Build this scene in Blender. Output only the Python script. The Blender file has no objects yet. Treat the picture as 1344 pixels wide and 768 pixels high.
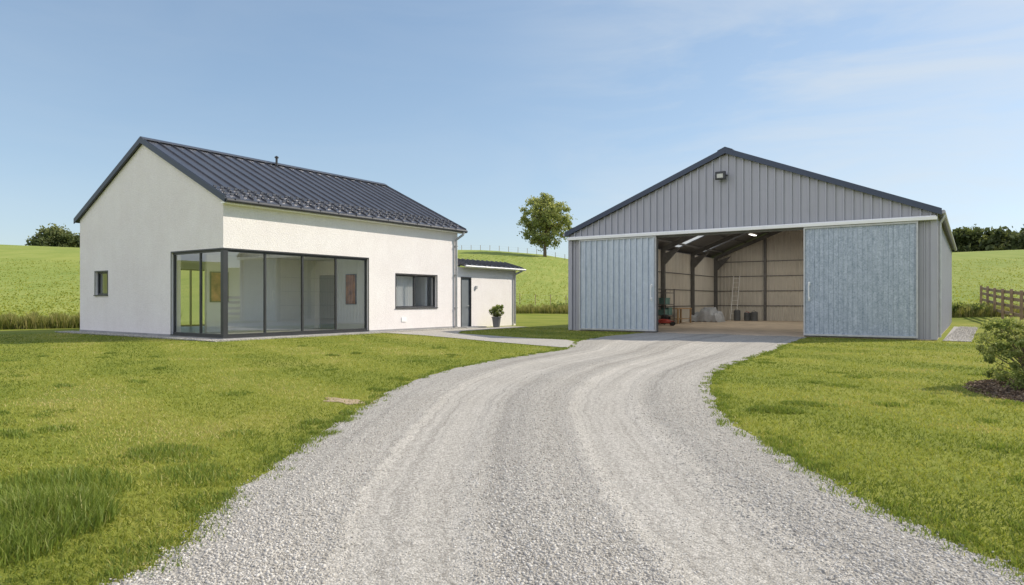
import bpy, math, random
import numpy as np
from mathutils import Vector, Matrix
random.seed(7); rng=np.random.default_rng(7)
S=bpy.context.scene
COL=S.collection
C35,S35=math.cos(math.radians(35)),math.sin(math.radians(35))

# ------------------------------------------------------------ node helpers
def newmat(name):
    m=bpy.data.materials.new(name); m.use_nodes=True
    nt=m.node_tree; nt.nodes.clear()
    out=nt.nodes.new('ShaderNodeOutputMaterial')
    return m,nt,out
def N(nt,t,**k):
    n=nt.nodes.new(t)
    for a,b in k.items(): setattr(n,a,b)
    return n
def L(nt,a,b): nt.links.new(a,b)
def ramp(nt,fac,stops):
    r=N(nt,'ShaderNodeValToRGB')
    e=r.color_ramp.elements
    e[0].position=stops[0][0]; e[0].color=(*stops[0][1],1)
    e[1].position=stops[-1][0]; e[1].color=(*stops[-1][1],1)
    for p,c in stops[1:-1]:
        x=e.new(p); x.color=(*c,1)
    L(nt,fac,r.inputs[0]); return r.outputs[0]
def noise(nt,vec,scale,detail=4,rough=.55):
    n=N(nt,'ShaderNodeTexNoise'); n.inputs['Scale'].default_value=scale
    n.inputs['Detail'].default_value=detail; n.inputs['Roughness'].default_value=rough
    if vec is not None: L(nt,vec,n.inputs['Vector'])
    return n.outputs[0]
def mapping(nt,vec,scale):
    m=N(nt,'ShaderNodeMapping'); m.inputs['Scale'].default_value=scale
    L(nt,vec,m.inputs['Vector']); return m.outputs[0]
def mixc(nt,fac,a,b,blend='MIX'):
    m=N(nt,'ShaderNodeMix',data_type='RGBA',blend_type=blend)
    if isinstance(fac,(int,float)): m.inputs[0].default_value=fac
    else: L(nt,fac,m.inputs[0])
    for s,v in ((6,a),(7,b)):
        if isinstance(v,tuple): m.inputs[s].default_value=(*v,1)
        else: L(nt,v,m.inputs[s])
    return m.outputs[2]
def math_(nt,op,a,b=None,clamp=False):
    m=N(nt,'ShaderNodeMath',operation=op); m.use_clamp=clamp
    for i,v in enumerate((a,b)):
        if v is None: continue
        if isinstance(v,(int,float)): m.inputs[i].default_value=v
        else: L(nt,v,m.inputs[i])
    return m.outputs[0]
def vmath(nt,op,a,b):
    m=N(nt,'ShaderNodeVectorMath',operation=op)
    for i,v in enumerate((a,b)):
        if isinstance(v,tuple): m.inputs[i].default_value=v
        else: L(nt,v,m.inputs[i])
    return m.outputs[1] if op=='DOT_PRODUCT' else m.outputs[0]
def bump(nt,h,strength,dist=.01,prev=None):
    b=N(nt,'ShaderNodeBump'); b.inputs['Strength'].default_value=strength
    b.inputs['Distance'].default_value=dist
    L(nt,h,b.inputs['Height'])
    if prev is not None: L(nt,prev,b.inputs['Normal'])
    return b.outputs[0]
def M(name,c,rough=.6,metal=0,var=.12,vs=2.0,bs=0,bstr=.2,bd=.005,streak=0):
    m,nt,out=newmat(name)
    tc=N(nt,'ShaderNodeTexCoord').outputs['Object']
    n=noise(nt,tc,vs,5)
    d=tuple(x*(1-var) for x in c); l=tuple(min(1,x*(1+var)) for x in c)
    col=ramp(nt,n,[(.3,d),(.7,l)])
    if streak:
        n2=noise(nt,mapping(nt,tc,(6,6,.35)),1.5,4)
        col=mixc(nt,streak,col,ramp(nt,n2,[(.35,tuple(x*.6 for x in c)),(.65,tuple(min(1,x*1.15) for x in c))]))
    p=N(nt,'ShaderNodeBsdfPrincipled'); L(nt,col,p.inputs['Base Color'])
    p.inputs['Metallic'].default_value=metal
    rr=N(nt,'ShaderNodeMapRange'); L(nt,n,rr.inputs[0]); rr.inputs[3].default_value=max(0,rough-.08); rr.inputs[4].default_value=min(1,rough+.08)
    L(nt,rr.outputs[0],p.inputs['Roughness'])
    if bs:
        L(nt,bump(nt,noise(nt,tc,bs,3),bstr,bd),p.inputs['Normal'])
    L(nt,p.outputs[0],out.inputs[0]); return m

# ------------------------------------------------------------ mesh helpers
class MB:
    def __init__(s): s.v=[]; s.f=[]
    def add(s,vs,fs):
        b=len(s.v); s.v+= [tuple(x) for x in vs]; s.f+=[tuple(i+b for i in f) for f in fs]
    def hexa(s,p):
        s.add(p,[(0,3,2,1),(4,5,6,7),(0,1,5,4),(1,2,6,5),(2,3,7,6),(3,0,4,7)])
    def box(s,x0,x1,y0,y1,z0,z1):
        s.hexa([(x0,y0,z0),(x1,y0,z0),(x1,y1,z0),(x0,y1,z0),(x0,y0,z1),(x1,y0,z1),(x1,y1,z1),(x0,y1,z1)])
    def tube(s,p,q,r0,r1=None,n=10,cap=True):
        r1=r0 if r1 is None else r1
        p=Vector(p);q=Vector(q);d=(q-p).normalized()
        a=d.orthogonal().normalized(); b=d.cross(a)
        vs=[]
        for c,r in ((p,r0),(q,r1)):
            for i in range(n):
                t=2*math.pi*i/n; vs.append(c+a*math.cos(t)*r+b*math.sin(t)*r)
        fs=[(i,(i+1)%n,n+(i+1)%n,n+i) for i in range(n)]
        if cap: fs+=[tuple(range(n-1,-1,-1)),tuple(range(n,2*n))]
        s.add(vs,fs)
    def path(s,pts,r,n=8):
        for a,b in zip(pts[:-1],pts[1:]): s.tube(a,b,r,r,n)
    def lathe(s,c,prof,n=20):
        vs=[]
        for r,z in prof:
            for i in range(n):
                t=2*math.pi*i/n; vs.append((c[0]+r*math.cos(t),c[1]+r*math.sin(t),c[2]+z))
        fs=[]
        for k in range(len(prof)-1):
            for i in range(n):
                j=(i+1)%n; fs.append((k*n+i,k*n+j,(k+1)*n+j,(k+1)*n+i))
        fs.append(tuple(range(n-1,-1,-1))); fs.append(tuple((len(prof)-1)*n+i for i in range(n)))
        s.add(vs,fs)
    def make(s,name,mat,parent=None,org=(0,0,0),smooth=False,bev=0,label=None):
        me=bpy.data.meshes.new(name)
        me.from_pydata([(x-org[0],y-org[1],z-org[2]) for x,y,z in s.v],[],s.f)
        me.materials.append(mat); me.update()
        if smooth:
            for p in me.polygons: p.use_smooth=True
        o=bpy.data.objects.new(name,me); COL.objects.link(o)
        if parent is not None: o.parent=parent
        if bev:
            b=o.modifiers.new('bevel','BEVEL'); b.width=bev; b.segments=2; b.limit_method='ANGLE'
        if label: o['label']=label
        return o
def empty(name,loc,label,cat,rotz=0,group=None):
    e=bpy.data.objects.new(name,None); e.location=loc; e.rotation_euler=(0,0,rotz)
    e.empty_display_size=.3; COL.objects.link(e); e['label']=label; e['category']=cat
    if group: e['group']=group
    return e
def tag(o,label=None,cat=None,kind=None,group=None):
    if label:o['label']=label
    if cat:o['category']=cat
    if kind:o['kind']=kind
    if group:o['group']=group
    return o
def bigmesh(name,V,F,mat,attrs=None,smooth=False):
    me=bpy.data.meshes.new(name); V=np.asarray(V,np.float32); F=np.asarray(F,np.int32)
    me.vertices.add(len(V)); me.vertices.foreach_set('co',V.ravel())
    k=F.shape[1]
    me.loops.add(F.size); me.loops.foreach_set('vertex_index',F.ravel())
    me.polygons.add(len(F)); me.polygons.foreach_set('loop_start',np.arange(0,F.size,k,dtype=np.int32))
    me.update(calc_edges=True)
    if smooth: me.polygons.foreach_set('use_smooth',np.ones(len(F),bool))
    for a,d in (attrs or {}).items():
        at=me.attributes.new(a,'FLOAT','POINT'); at.data.foreach_set('value',np.asarray(d,np.float32).ravel())
    me.materials.append(mat); me.validate()
    o=bpy.data.objects.new(name,me); COL.objects.link(o); return o

# ------------------------------------------------------------ terrain
TH=[-180,-60,-40,-30,-8,-2,2.5,5,15,30,36,60,120,180]
HH=[7,11.2,11.9,12.1,13.2,13.0,12.0,10.8,10.3,11.0,11.1,11.0,8,7]
R0=[60,40,39,39,44,44,46,46,50,44,36,36,50,60]
RL=[60,44,40.5,40.5,50,56,58,58,58,54,52,52,55,60]
def ss(t): t=np.clip(t,0,1); return t*t*(3-2*t)
def terr(x,y):
    x=np.asarray(x,float); y=np.asarray(y,float)
    d=-x*S35+y*C35; r=x*C35+y*S35
    th=np.degrees(np.arctan2(r,d)); R=np.hypot(x,y)
    H=np.interp(th,TH,HH); r0=np.interp(th,TH,R0)
    h=H*ss((R-r0)/(170-r0))*(1-.6*ss((R-178)/160))
    h=h+ss((R-60)/60)*(.5*np.sin(x*.035+1)*np.cos(y*.03))
    return h
def fieldmask(x,y):
    d=-x*S35+y*C35; r=x*C35+y*S35
    th=np.degrees(np.arctan2(r,d)); R=np.hypot(x,y)
    return ss((R-np.interp(th,TH,RL)+.6)/1.2)
def pol(th,R):
    t=math.radians(th); d=R*math.cos(t); r=R*math.sin(t)
    return (r*C35-d*S35, r*S35+d*C35)

rings=[.5]+[i*1.0 for i in range(1,76)]
while rings[-1]<3500: rings.append(rings[-1]*1.035)
rings=np.array(rings); na=288
ang=np.arange(na)*2*math.pi/na
X=np.concatenate([[0],(rings[:,None]*np.cos(ang)).ravel()]); Y=np.concatenate([[0],(rings[:,None]*np.sin(ang)).ravel()])
V=np.stack([X,Y,terr(X,Y)],1)
F=[]
nr=len(rings)
i=np.arange(na); j=(i+1)%na
for k in range(nr-1):
    F.append(np.stack([1+k*na+i,1+(k+1)*na+i,1+(k+1)*na+j,1+k*na+j],1))
F=np.concatenate(F)
m_ground,nt,out=newmat('lawn_and_field')
tc=N(nt,'ShaderNodeTexCoord').outputs['Object']
at=N(nt,'ShaderNodeAttribute',attribute_name='field').outputs['Fac']
n1=noise(nt,tc,.35,6,.6); n2=noise(nt,tc,9,5,.7); n3=noise(nt,tc,60,3,.6)
lawn=ramp(nt,n1,[(.3,(.17,.21,.032)),(.55,(.245,.265,.048)),(.75,(.32,.305,.08))])
lawn=mixc(nt,.5,lawn,ramp(nt,n2,[(.3,(.65,.7,.65)),(.7,(1.15,1.12,1.1))]),'MULTIPLY')
lawn=mixc(nt,.4,lawn,ramp(nt,n3,[(.3,(.5,.55,.5)),(.7,(1.25,1.2,1.2))]),'MULTIPLY')
rot=N(nt,'ShaderNodeMapping'); rot.inputs['Rotation'].default_value=(0,0,math.radians(-28)); L(nt,tc,rot.inputs[0])
wv=N(nt,'ShaderNodeTexWave'); wv.inputs['Scale'].default_value=.40; wv.inputs['Distortion'].default_value=3.0; wv.inputs['Detail'].default_value=3; wv.inputs['Detail Scale'].default_value=.6
L(nt,rot.outputs[0],wv.inputs[0])
fn=noise(nt,mapping(nt,rot.outputs[0],(1.0,.14,1)),1.0,6,.55)
field=ramp(nt,fn,[(.28,(.215,.27,.065)),(.5,(.265,.31,.08)),(.72,(.32,.345,.108))])
field=mixc(nt,.35,field,ramp(nt,wv.outputs[1],[(.2,(.86,.9,.84)),(.8,(1.05,1.04,1.04))]),'MULTIPLY')
field=mixc(nt,.4,field,ramp(nt,noise(nt,tc,2.5,6,.75),[(.3,(.74,.78,.7)),(.7,(1.14,1.12,1.12))]),'MULTIPLY')
field=mixc(nt,.8,field,ramp(nt,noise(nt,tc,.03,3,.5),[(.35,(.87,.93,.87)),(.65,(1.1,1.05,1.0))]),'MULTIPLY')
col=mixc(nt,at,lawn,field)
p=N(nt,'ShaderNodeBsdfPrincipled'); p.inputs['Roughness'].default_value=.95; p.inputs['Specular IOR Level'].default_value=.1
L(nt,col,p.inputs['Base Color'])
L(nt,bump(nt,noise(nt,tc,4,6,.8),.22,.12),p.inputs['Normal'])
L(nt,p.outputs[0],out.inputs[0])
g=bigmesh('ground',V,F,m_ground,{'field':fieldmask(X,Y)},smooth=True); tag(g,kind='structure')

# ------------------------------------------------------------ driveway
LE=[(-3.0,-9),(-3.1,-3),(-3.2,-.5),(-3.3,.8),(-3.41,1.57),(-3.64,2.0),(-4.25,2.7),(-4.89,3.61),(-5.56,4.55),(-6.33,5.76),(-7.49,7.59),(-8.55,9.89),(-9.21,12.49),(-9.56,15.34),(-9.9,16.96),(-11.2,19.6),(-11.9,22.8),(-12.0,26.0),(-12.0,27.12)]
RE=[(7,-9),(5.5,-3),(4,.5),(2.5,2),(1.2,3.2),(.14,4.2),(-.37,4.75),(-.72,5.18),(-1.2,5.87),(-1.79,6.73),(-2.46,7.81),(-3.22,9.56),(-4.03,11.95),(-4.42,14.28),(-4.6,16.5),(-4.84,19.33),(-5.2,22.4),(-5.45,25.2),(-5.55,27.14)]
def resamp(P,n):
    P=np.array(P,float); k=np.linspace(0,len(P)-1,n)
    i=np.clip(k.astype(int),0,len(P)-2); t=(k-i)[:,None]
    a=P[np.clip(i-1,0,len(P)-1)];b=P[i];c=P[i+1];d=P[np.clip(i+2,0,len(P)-1)]
    return .5*((2*b)+(-a+c)*t+(2*a-5*b+4*c-d)*t*t+(-a+3*b-3*c+d)*t**3)
nS=260; nT=64
A=resamp(LE,nS); B=resamp(RE,nS)
k=np.arange(nS)
cr=B-A; cr/=np.linalg.norm(cr,axis=1)[:,None]
A=A+cr*(.022*np.sin(k*.61)+.018*np.sin(k*1.37+1))[:,None]; B=B+cr*(.022*np.sin(k*.53)+.018*np.sin(k*1.21))[:,None]
tt=np.linspace(0,1,nT)
G=A[:,None]*(1-tt[None,:,None])+B[:,None]*tt[None,:,None]
cl=(A+B)/2; dist=np.concatenate([[0],np.cumsum(np.hypot(*np.diff(cl,axis=0).T))])
prof=.008+.028*np.exp(-((tt-.49)/.075)**2)+.016*np.exp(-((tt-.13)/.055)**2)+.016*np.exp(-((tt-.87)/.055)**2)+.012*np.exp(-((tt-.385)/.013)**2)+.012*np.exp(-((tt-.2)/.013)**2)+.012*np.exp(-((tt-.595)/.013)**2)+.012*np.exp(-((tt-.78)/.013)**2)+.004*np.exp(-((tt-.295)/.012)**2)+.004*np.exp(-((tt-.685)/.012)**2)
prof=prof*np.minimum(1,tt*20+.2)*np.minimum(1,(1-tt)*20+.2)+.002
Z=np.broadcast_to(prof,(nS,nT))
V=np.concatenate([G,Z[...,None]],2).reshape(-1,3)
ii,jj=np.meshgrid(np.arange(nS-1),np.arange(nT-1),indexing='ij'); b0=(ii*nT+jj).ravel()
F=np.stack([b0,b0+1,b0+nT+1,b0+nT],1)
def gravmat(name,tracks):
    m,nt,out=newmat(name)
    tc=N(nt,'ShaderNodeTexCoord').outputs['Object']
    vo=N(nt,'ShaderNodeTexVoronoi'); vo.inputs['Scale'].default_value=75; L(nt,tc,vo.inputs['Vector'])
    vo2=N(nt,'ShaderNodeTexVoronoi'); vo2.inputs['Scale'].default_value=160; L(nt,tc,vo2.inputs['Vector'])
    sep=N(nt,'ShaderNodeSeparateColor'); L(nt,vo.outputs['Color'],sep.inputs[0])
    base=ramp(nt,sep.outputs[0],[(.0,(.345,.325,.29)),(.5,(.475,.45,.405)),(1,(.605,.575,.525))])
    base=mixc(nt,.45,base,ramp(nt,vo.outputs['Distance'],[(.3,(1,1,1)),(.8,(.55,.54,.52))]),'MULTIPLY')
    base=mixc(nt,.5,base,ramp(nt,noise(nt,tc,.6,4,.5),[(.35,(.90,.89,.87)),(.65,(1.06,1.06,1.06))]),'MULTIPLY')
    base=mixc(nt,.5,base,ramp(nt,noise(nt,tc,9,4,.7),[(.35,(.86,.86,.86)),(.65,(1.08,1.08,1.08))]),'MULTIPLY')
    p=N(nt,'ShaderNodeBsdfPrincipled'); p.inputs['Roughness'].default_value=.9; p.inputs['Specular IOR Level'].default_value=.15
    h=math_(nt,'SUBTRACT',1,vo.outputs['Distance']); h2=math_(nt,'SUBTRACT',1,vo2.outputs['Distance'])
    nb=bump(nt,h2,.3,.005,bump(nt,h,.6,.010))
    if tracks:
        au=N(nt,'ShaderNodeAttribute',attribute_name='across').outputs['Fac']
        al=N(nt,'ShaderNodeAttribute',attribute_name='along').outputs['Fac']
        def streaks(a,b,d):
            cmb=N(nt,'ShaderNodeCombineXYZ'); L(nt,math_(nt,'MULTIPLY',au,a),cmb.inputs[0]); L(nt,math_(nt,'MULTIPLY',al,b),cmb.inputs[1]); return noise(nt,cmb.outputs[0],1,d,.6)
        st=streaks(80,.10,4)
        base=mixc(nt,.9,base,ramp(nt,st,[(.3,(.74,.735,.73)),(.5,(.98,.98,.98)),(.7,(1.11,1.11,1.11))]),'MULTIPLY')
        tr=ramp(nt,au,[(.0,(.92,)*3),(.16,(.84,)*3),(.21,(1.08,)*3),(.29,(1.0,)*3),(.375,(1.08,)*3),(.42,(.78,)*3),(.5,(.93,)*3),(.56,(.78,)*3),(.605,(1.08,)*3),(.69,(1.0,)*3),(.77,(1.08,)*3),(.82,(.82,)*3),(1,(.92,)*3)])
        base=mixc(nt,math_(nt,'MULTIPLY',ramp(nt,streaks(7,.25,3),[(.3,(.5,)*3),(.65,(1,)*3)]),.95),base,mixc(nt,1.0,base,tr,'MULTIPLY'))
    L(nt,base,p.inputs['Base Color']); L(nt,nb,p.inputs['Normal'])
    L(nt,p.outputs[0],out.inputs[0]); return m
m_grav=gravmat('gravel',True)
dr=bigmesh('driveway',V,F,m_grav,{'across':np.broadcast_to(tt,(nS,nT)),'along':np.broadcast_to(dist[:,None],(nS,nT))},smooth=True)
tag(dr,kind='structure')
drive_poly=np.concatenate([A,B[::-1]])
PATH=np.array([(-9.9,16.9),(-13.06,17.9),(-16.1,19.1),(-18.4,19.9),(-20.3,20.3),(-20.85,20.3),(-20.85,29.4),(-19.5,29.4),(-19.2,23.5),(-18.0,21.8),(-13.76,20.5),(-11.9,20.3),(-11.2,19.6)])
def inpoly(x,y,P):
    r=np.zeros(len(x),bool); n=len(P); j=n-1
    for i in range(n):
        xi,yi=P[i];xj,yj=P[j]
        c=((yi>y)!=(yj>y))&(x<(xj-xi)*(y-yi)/((yj-yi) if yj!=yi else 1e-9)+xi)
        r^=c; j=i
    return r
def flat(name,P,z,mat,kind='structure'):
    mb=MB(); mb.add([(a,b,z) for a,b in P],[tuple(range(len(P)))])
    o=mb.make(name,mat); tag(o,kind=kind); return o
m_pave=gravmat('pale_path_gravel',False)
flat('garden_path',PATH,.0135,m_pave)
m_strip=M('pebble_strip_stone',(.38,.365,.34),.9,var=.45,vs=22,bs=40,bstr=1,bd=.03)
mb=MB(); mb.box(-32.8,-20.85,12.75,13.40,-.05,.03); mb.box(-21.39,-20.85,13.40,25.9,-.05,.03)
tag(mb.make('gravel_strip_path',m_strip),kind='structure')
SIDE=[(-1.3,27.0)]+[(-.62+.10*math.sin(k*1.9)+.06*math.sin(k*3.3),27.0+k*.5) for k in range(40)]+[(-1.6,46.5)]
flat('side_path',SIDE,.012,m_strip)

# ------------------------------------------------------------ loose stones
t=(1+5**.5)/2
ico=np.array([(-1,t,0),(1,t,0),(-1,-t,0),(1,-t,0),(0,-1,t),(0,1,t),(0,-1,-t),(0,1,-t),(t,0,-1),(t,0,1),(-t,0,-1),(-t,0,1)])/math.hypot(1,t)
icf=np.array([(0,11,5),(0,5,1),(0,1,7),(0,7,10),(0,10,11),(1,5,9),(5,11,4),(11,10,2),(10,7,6),(7,1,8),(3,9,4),(3,4,2),(3,2,6),(3,6,8),(3,8,9),(4,9,5),(2,4,11),(6,2,10),(8,6,7),(9,8,1)])
octv=np.array([(1,0,0),(-1,0,0),(0,1,0),(0,-1,0),(0,0,1),(0,0,-1)],float)
ocf=np.array([(0,2,4),(2,1,4),(1,3,4),(3,0,4),(2,0,5),(1,2,5),(3,1,5),(0,3,5)])
def samp(n,r0,r1,a0,a1):
    R=r0*np.exp(rng.random(n)*math.log(r1/r0)); th=np.radians(a0+(a1-a0)*rng.random(n))
    d=R*np.cos(th); r=R*np.sin(th); return r*C35-d*S35, r*S35+d*C35, R
m_st,nt,out=newmat('crushed_stone')
a=N(nt,'ShaderNodeAttribute',attribute_name='rnd').outputs['Fac']
p=N(nt,'ShaderNodeBsdfPrincipled'); p.inputs['Roughness'].default_value=.9; p.inputs['Specular IOR Level'].default_value=.15
L(nt,ramp(nt,a,[(0,(.30,.28,.25)),(.3,(.42,.395,.355)),(.7,(.51,.485,.44)),(1,(.63,.605,.56))]),p.inputs['Base Color'])
L(nt,p.outputs[0],out.inputs[0])
x,y,R=samp(330000,2.3,16,-52,50)
jx=x+rng.normal(0,.04,len(x)); jy=y+rng.normal(0,.04,len(x))
ok=inpoly(jx,jy,drive_poly)&(y<26.5)
x,y,R=x[ok],y[ok],R[ok]
idx=np.empty(len(x),int)
for s0 in range(0,len(x),20000):
    q=(x[s0:s0+20000,None]-cl[None,:,0])**2+(y[s0:s0+20000,None]-cl[None,:,1])**2
    idx[s0:s0+20000]=q.argmin(1)
best=np.full(len(x),9e9); ta=np.zeros(len(x)); bi=idx.copy()
for off in range(-14,15,1):
    ci=np.clip(idx+off,0,nS-1); ab=B[ci]-A[ci]; l2=(ab**2).sum(1)
    tq=((x-A[ci,0])*ab[:,0]+(y-A[ci,1])*ab[:,1])/l2
    dq=np.abs((x-A[ci,0])*ab[:,1]-(y-A[ci,1])*ab[:,0])/np.sqrt(l2)
    m_=dq<best; best[m_]=dq[m_]; ta[m_]=tq[m_]; bi[m_]=ci[m_]
track=np.exp(-((ta-.295)/.09)**4)+np.exp(-((ta-.685)/.09)**4)
streak=.5+.5*np.sin(ta*170+ta*ta*60)
ok=(rng.random(len(x))>track*(.74+.22*streak))&(rng.random(len(x))>.5*streak)&(rng.random(len(x))>(R-8)/8)
x,y,R,ta,track=x[ok],y[ok],R[ok],ta[ok],track[ok]
def stonemesh(name,x_,y_,z_,sz,base,faces,col):
    n=len(x_); nv=len(base)
    sc=sz[:,None]*(.7+.6*rng.random((n,3)))
    q=rng.normal(size=(n,4)); q/=np.linalg.norm(q,axis=1)[:,None]
    w_,a_,b_,c_=q.T
    Rm=np.stack([1-2*(b_**2+c_**2),2*(a_*b_-w_*c_),2*(a_*c_+w_*b_),2*(a_*b_+w_*c_),1-2*(a_**2+c_**2),2*(b_*c_-w_*a_),2*(a_*c_-w_*b_),2*(b_*c_+w_*a_),1-2*(a_**2+b_**2)],1).reshape(n,3,3)
    jit=base[None]*(1+.22*rng.normal(size=(n,nv,1)).clip(-1,1))*sc[:,None,:]
    Vs=np.einsum('nij,nkj->nki',Rm,jit); Vs[:,:,2]*=.75
    Vs+=np.stack([x_,y_,z_],1)[:,None,:]
    Fs=(faces[None]+nv*np.arange(n)[:,None,None]).reshape(-1,3)
    tag(bigmesh(name,Vs.reshape(-1,3),Fs,m_st,{'rnd':np.repeat(np.clip(col,0,1),nv)}),kind='stuff')
for sel,base,faces in ((R<5.5,ico,icf),(R>=5.5,octv,ocf)):
    n=sel.sum(); sz=(.0036+.0064*rng.random(n)**1.8)*(1+.02*R[sel])*(1-.4*track[sel])
    stonemesh('loose_gravel',x[sel],y[sel],np.interp(ta[sel],tt,prof)+sz*.1,sz,base,faces,rng.random(n)+.1*track[sel])
n=16000; px=np.concatenate([rng.uniform(-32.8,-20.85,n//3),rng.uniform(-21.3,-20.85,n//3),rng.uniform(-1.3,-.5,n//3)]); py=np.concatenate([rng.uniform(12.7,13.4,n//3),rng.uniform(13.4,25.8,n//3),27.0+17*rng.random(n//3)**1.5])
pz=np.concatenate([np.full(2*(n//3),.035),np.full(n//3,.015)]); sz=.012+.016*rng.random(len(px))
stonemesh('strip_pebbles',px,py,pz,sz,octv,ocf,rng.random(len(px))*.9)

# ------------------------------------------------------------ grass
def leafmat(name,stops,trans=.4,rough=.6):
    m,nt,out=newmat(name)
    a=N(nt,'ShaderNodeAttribute',attribute_name='rnd').outputs['Fac']
    c=ramp(nt,a,stops)
    d=N(nt,'ShaderNodeBsdfDiffuse'); L(nt,c,d.inputs[0])
    tr=N(nt,'ShaderNodeBsdfTranslucent'); L(nt,mixc(nt,1.0,c,(1.2,1.15,.8),'MULTIPLY'),tr.inputs[0])
    gl=N(nt,'ShaderNodeBsdfGlossy'); gl.inputs['Roughness'].default_value=.5; gl.inputs[0].default_value=(.5,.5,.45,1)
    m1=N(nt,'ShaderNodeMixShader'); m1.inputs[0].default_value=trans; L(nt,d.outputs[0],m1.inputs[1]); L(nt,tr.outputs[0],m1.inputs[2])
    m2=N(nt,'ShaderNodeMixShader'); m2.inputs[0].default_value=.03; L(nt,m1.outputs[0],m2.inputs[1]); L(nt,gl.outputs[0],m2.inputs[2])
    L(nt,m2.outputs[0],out.inputs[0]); return m
m_grass=leafmat('grass_blade',[(0,(.115,.165,.027)),(.4,(.255,.295,.048)),(.7,(.38,.385,.085)),(1,(.53,.46,.20))],.4)
m_weed=leafmat('weed_blade',[(0,(.09,.15,.028)),(.5,(.22,.285,.052)),(1,(.44,.41,.16))],.4)
MULCH=(1.3,12.95,1.6,2.1)
def excl(x,y,j=.04):
    n=len(x); jx=x+rng.normal(0,j,n); jy=y+rng.normal(0,j,n)
    e=inpoly(jx,jy,drive_poly)|inpoly(jx,jy,PATH)
    e|=(x>-32.8)&(x<-20.8)&(y>12.75)&(y<31.2)
    e|=(x>-16.1)&(x<-.62)&(y>27.0)&(y<48.5)
    e|=(((jx-MULCH[0])/MULCH[2])**2+((jy-MULCH[1])/MULCH[3])**2)<1
    e|=((((jx+7.07)/.42)**2+((jy-6.23)/.22)**2)<1)&(rng.random(n)<.75)
    return e
def blades(name,x,y,h,w,lean,tint,mat):
    n=len(x); z=terr(x,y); a=rng.random(n)*2*math.pi; px,py=np.cos(a)*w,np.sin(a)*w
    la=rng.random(n)*2*math.pi; ll=h*lean*rng.random(n)
    v0=np.stack([x-px,y-py,z-.003],1); v1=np.stack([x+px,y+py,z-.003],1)
    v2=np.stack([x+np.cos(la)*ll*.45+px*.6,y+np.sin(la)*ll*.45+py*.6,z+h*.6],1)
    v3=np.stack([x+np.cos(la)*ll*.45-px*.6,y+np.sin(la)*ll*.45-py*.6,z+h*.6],1)
    v4=np.stack([x+np.cos(la)*ll,y+np.sin(la)*ll,z+h],1)
    V=np.stack([v0,v1,v2,v3,v4],1).reshape(-1,3)
    b=5*np.arange(n)[:,None]
    F=np.concatenate([b+np.array([[0,1,2]]),b+np.array([[0,2,3]]),b+np.array([[3,2,4]])],0)
    o=bigmesh(name,V,F,mat,{'rnd':np.repeat(np.clip(tint,0,1),5)}); tag(o,kind='stuff'); return o
def lf(x,y):
    return .5+.22*np.sin(x*.9+1.3*np.sin(y*.7))*np.cos(y*1.1+np.sin(x*.6))+.14*np.sin(x*2.7+2*np.sin(y*1.9))+.08*np.sin(5.1*x+y*4.3+2*np.sin(y*3))
x,y,R=samp(430000,2.3,34,-55,50)
e=excl(x,y); x,y,R=x[~e],y[~e],R[~e]; n=len(x)
v=lf(x,y)
h=(.012+.018*rng.random(n))*(1+.3*v)*(1+.010*R); w=(.0016+.0014*rng.random(n))*(1+.15*R)
band=np.tanh(2.5*np.sin((x*.35+y*.94)*2.4+.7*np.sin(x*.35)))
dry=ss((np.sin(x*.37+2.1*np.sin(y*.23))*np.cos(y*.41+1.2)-.25)*2)
dry2=ss((np.sin(x*1.7+1.9*np.sin(y*1.1)+2)*np.cos(y*1.5+np.sin(x))-.45)*2.4)
tint=.20+.32*v+.17*rng.normal(size=n)+.16*band+.24*dry+.25*dry2
blades('lawn_grass',x,y,h,w,2.2,tint,m_grass)
xs=[];ys=[];hs=[]
def clump(cx,cy,rx,ry,n,hh):
    a=rng.random(n)*2*math.pi; r=np.sqrt(rng.random(n))
    xs.append(cx+rx*r*np.cos(a)); ys.append(cy+ry*r*np.sin(a)); hs.append(hh*(1-.55*r)*(.6+.6*rng.random(n)))
clump(-4.75,1.75,.5,.4,2200,.24); clump(-4.35,1.45,.3,.25,900,.18); clump(-5.5,2.2,.6,.4,1200,.12); clump(-5.0,2.9,.4,.3,500,.09); clump(-5.9,3.2,.5,.3,700,.08)
clump(-2.15,8.7,.33,.2,1500,.08); clump(-6.6,9.2,.5,.3,900,.05); clump(-2.0,9.5,.3,.2,700,.05)
for k in range(120):
    cx,cy,_=samp(1,4,22,-40,38)
    clump(cx[0],cy[0],.1+.22*random.random(),.1+.15*random.random(),170,.035+.045*random.random())
for P in (A,B):
    for k in range(260):
        i_=random.randrange(60,nS-30); s=random.gauss(0,.08)
        clump(P[i_,0]+s,P[i_,1]+s,.06+.10*random.random(),.08,45,.03+.04*random.random())
x=np.concatenate(xs);y=np.concatenate(ys);h=np.concatenate(hs)
def edged(x,y):
    best=np.full(len(x),9.)
    for P in (A,B):
        for s0 in range(0,len(x),10000):
            q=np.hypot(x[s0:s0+10000,None]-P[None,:,0],y[s0:s0+10000,None]-P[None,:,1]).min(1); best[s0:s0+10000]=np.minimum(best[s0:s0+10000],q)
    return best
e=inpoly(x,y,drive_poly)&((edged(x,y)>.18)|(rng.random(len(x))<.5)); e|=inpoly(x,y,PATH); e|=(x<-20.8)&(y>12.75); e|=(y>26.9)
x,y,h=x[~e],y[~e],h[~e]; n=len(x)
blades('lawn_weeds',x,y,h,.0018+.0005*np.hypot(x,y),1.0,.15+.45*rng.random(n)+.35*(rng.random(n)<.10),m_weed)
m_tall=leafmat('meadow_grass',[(0,(.10,.13,.025)),(.5,(.25,.265,.065)),(1,(.47,.41,.19))],.4)
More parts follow.
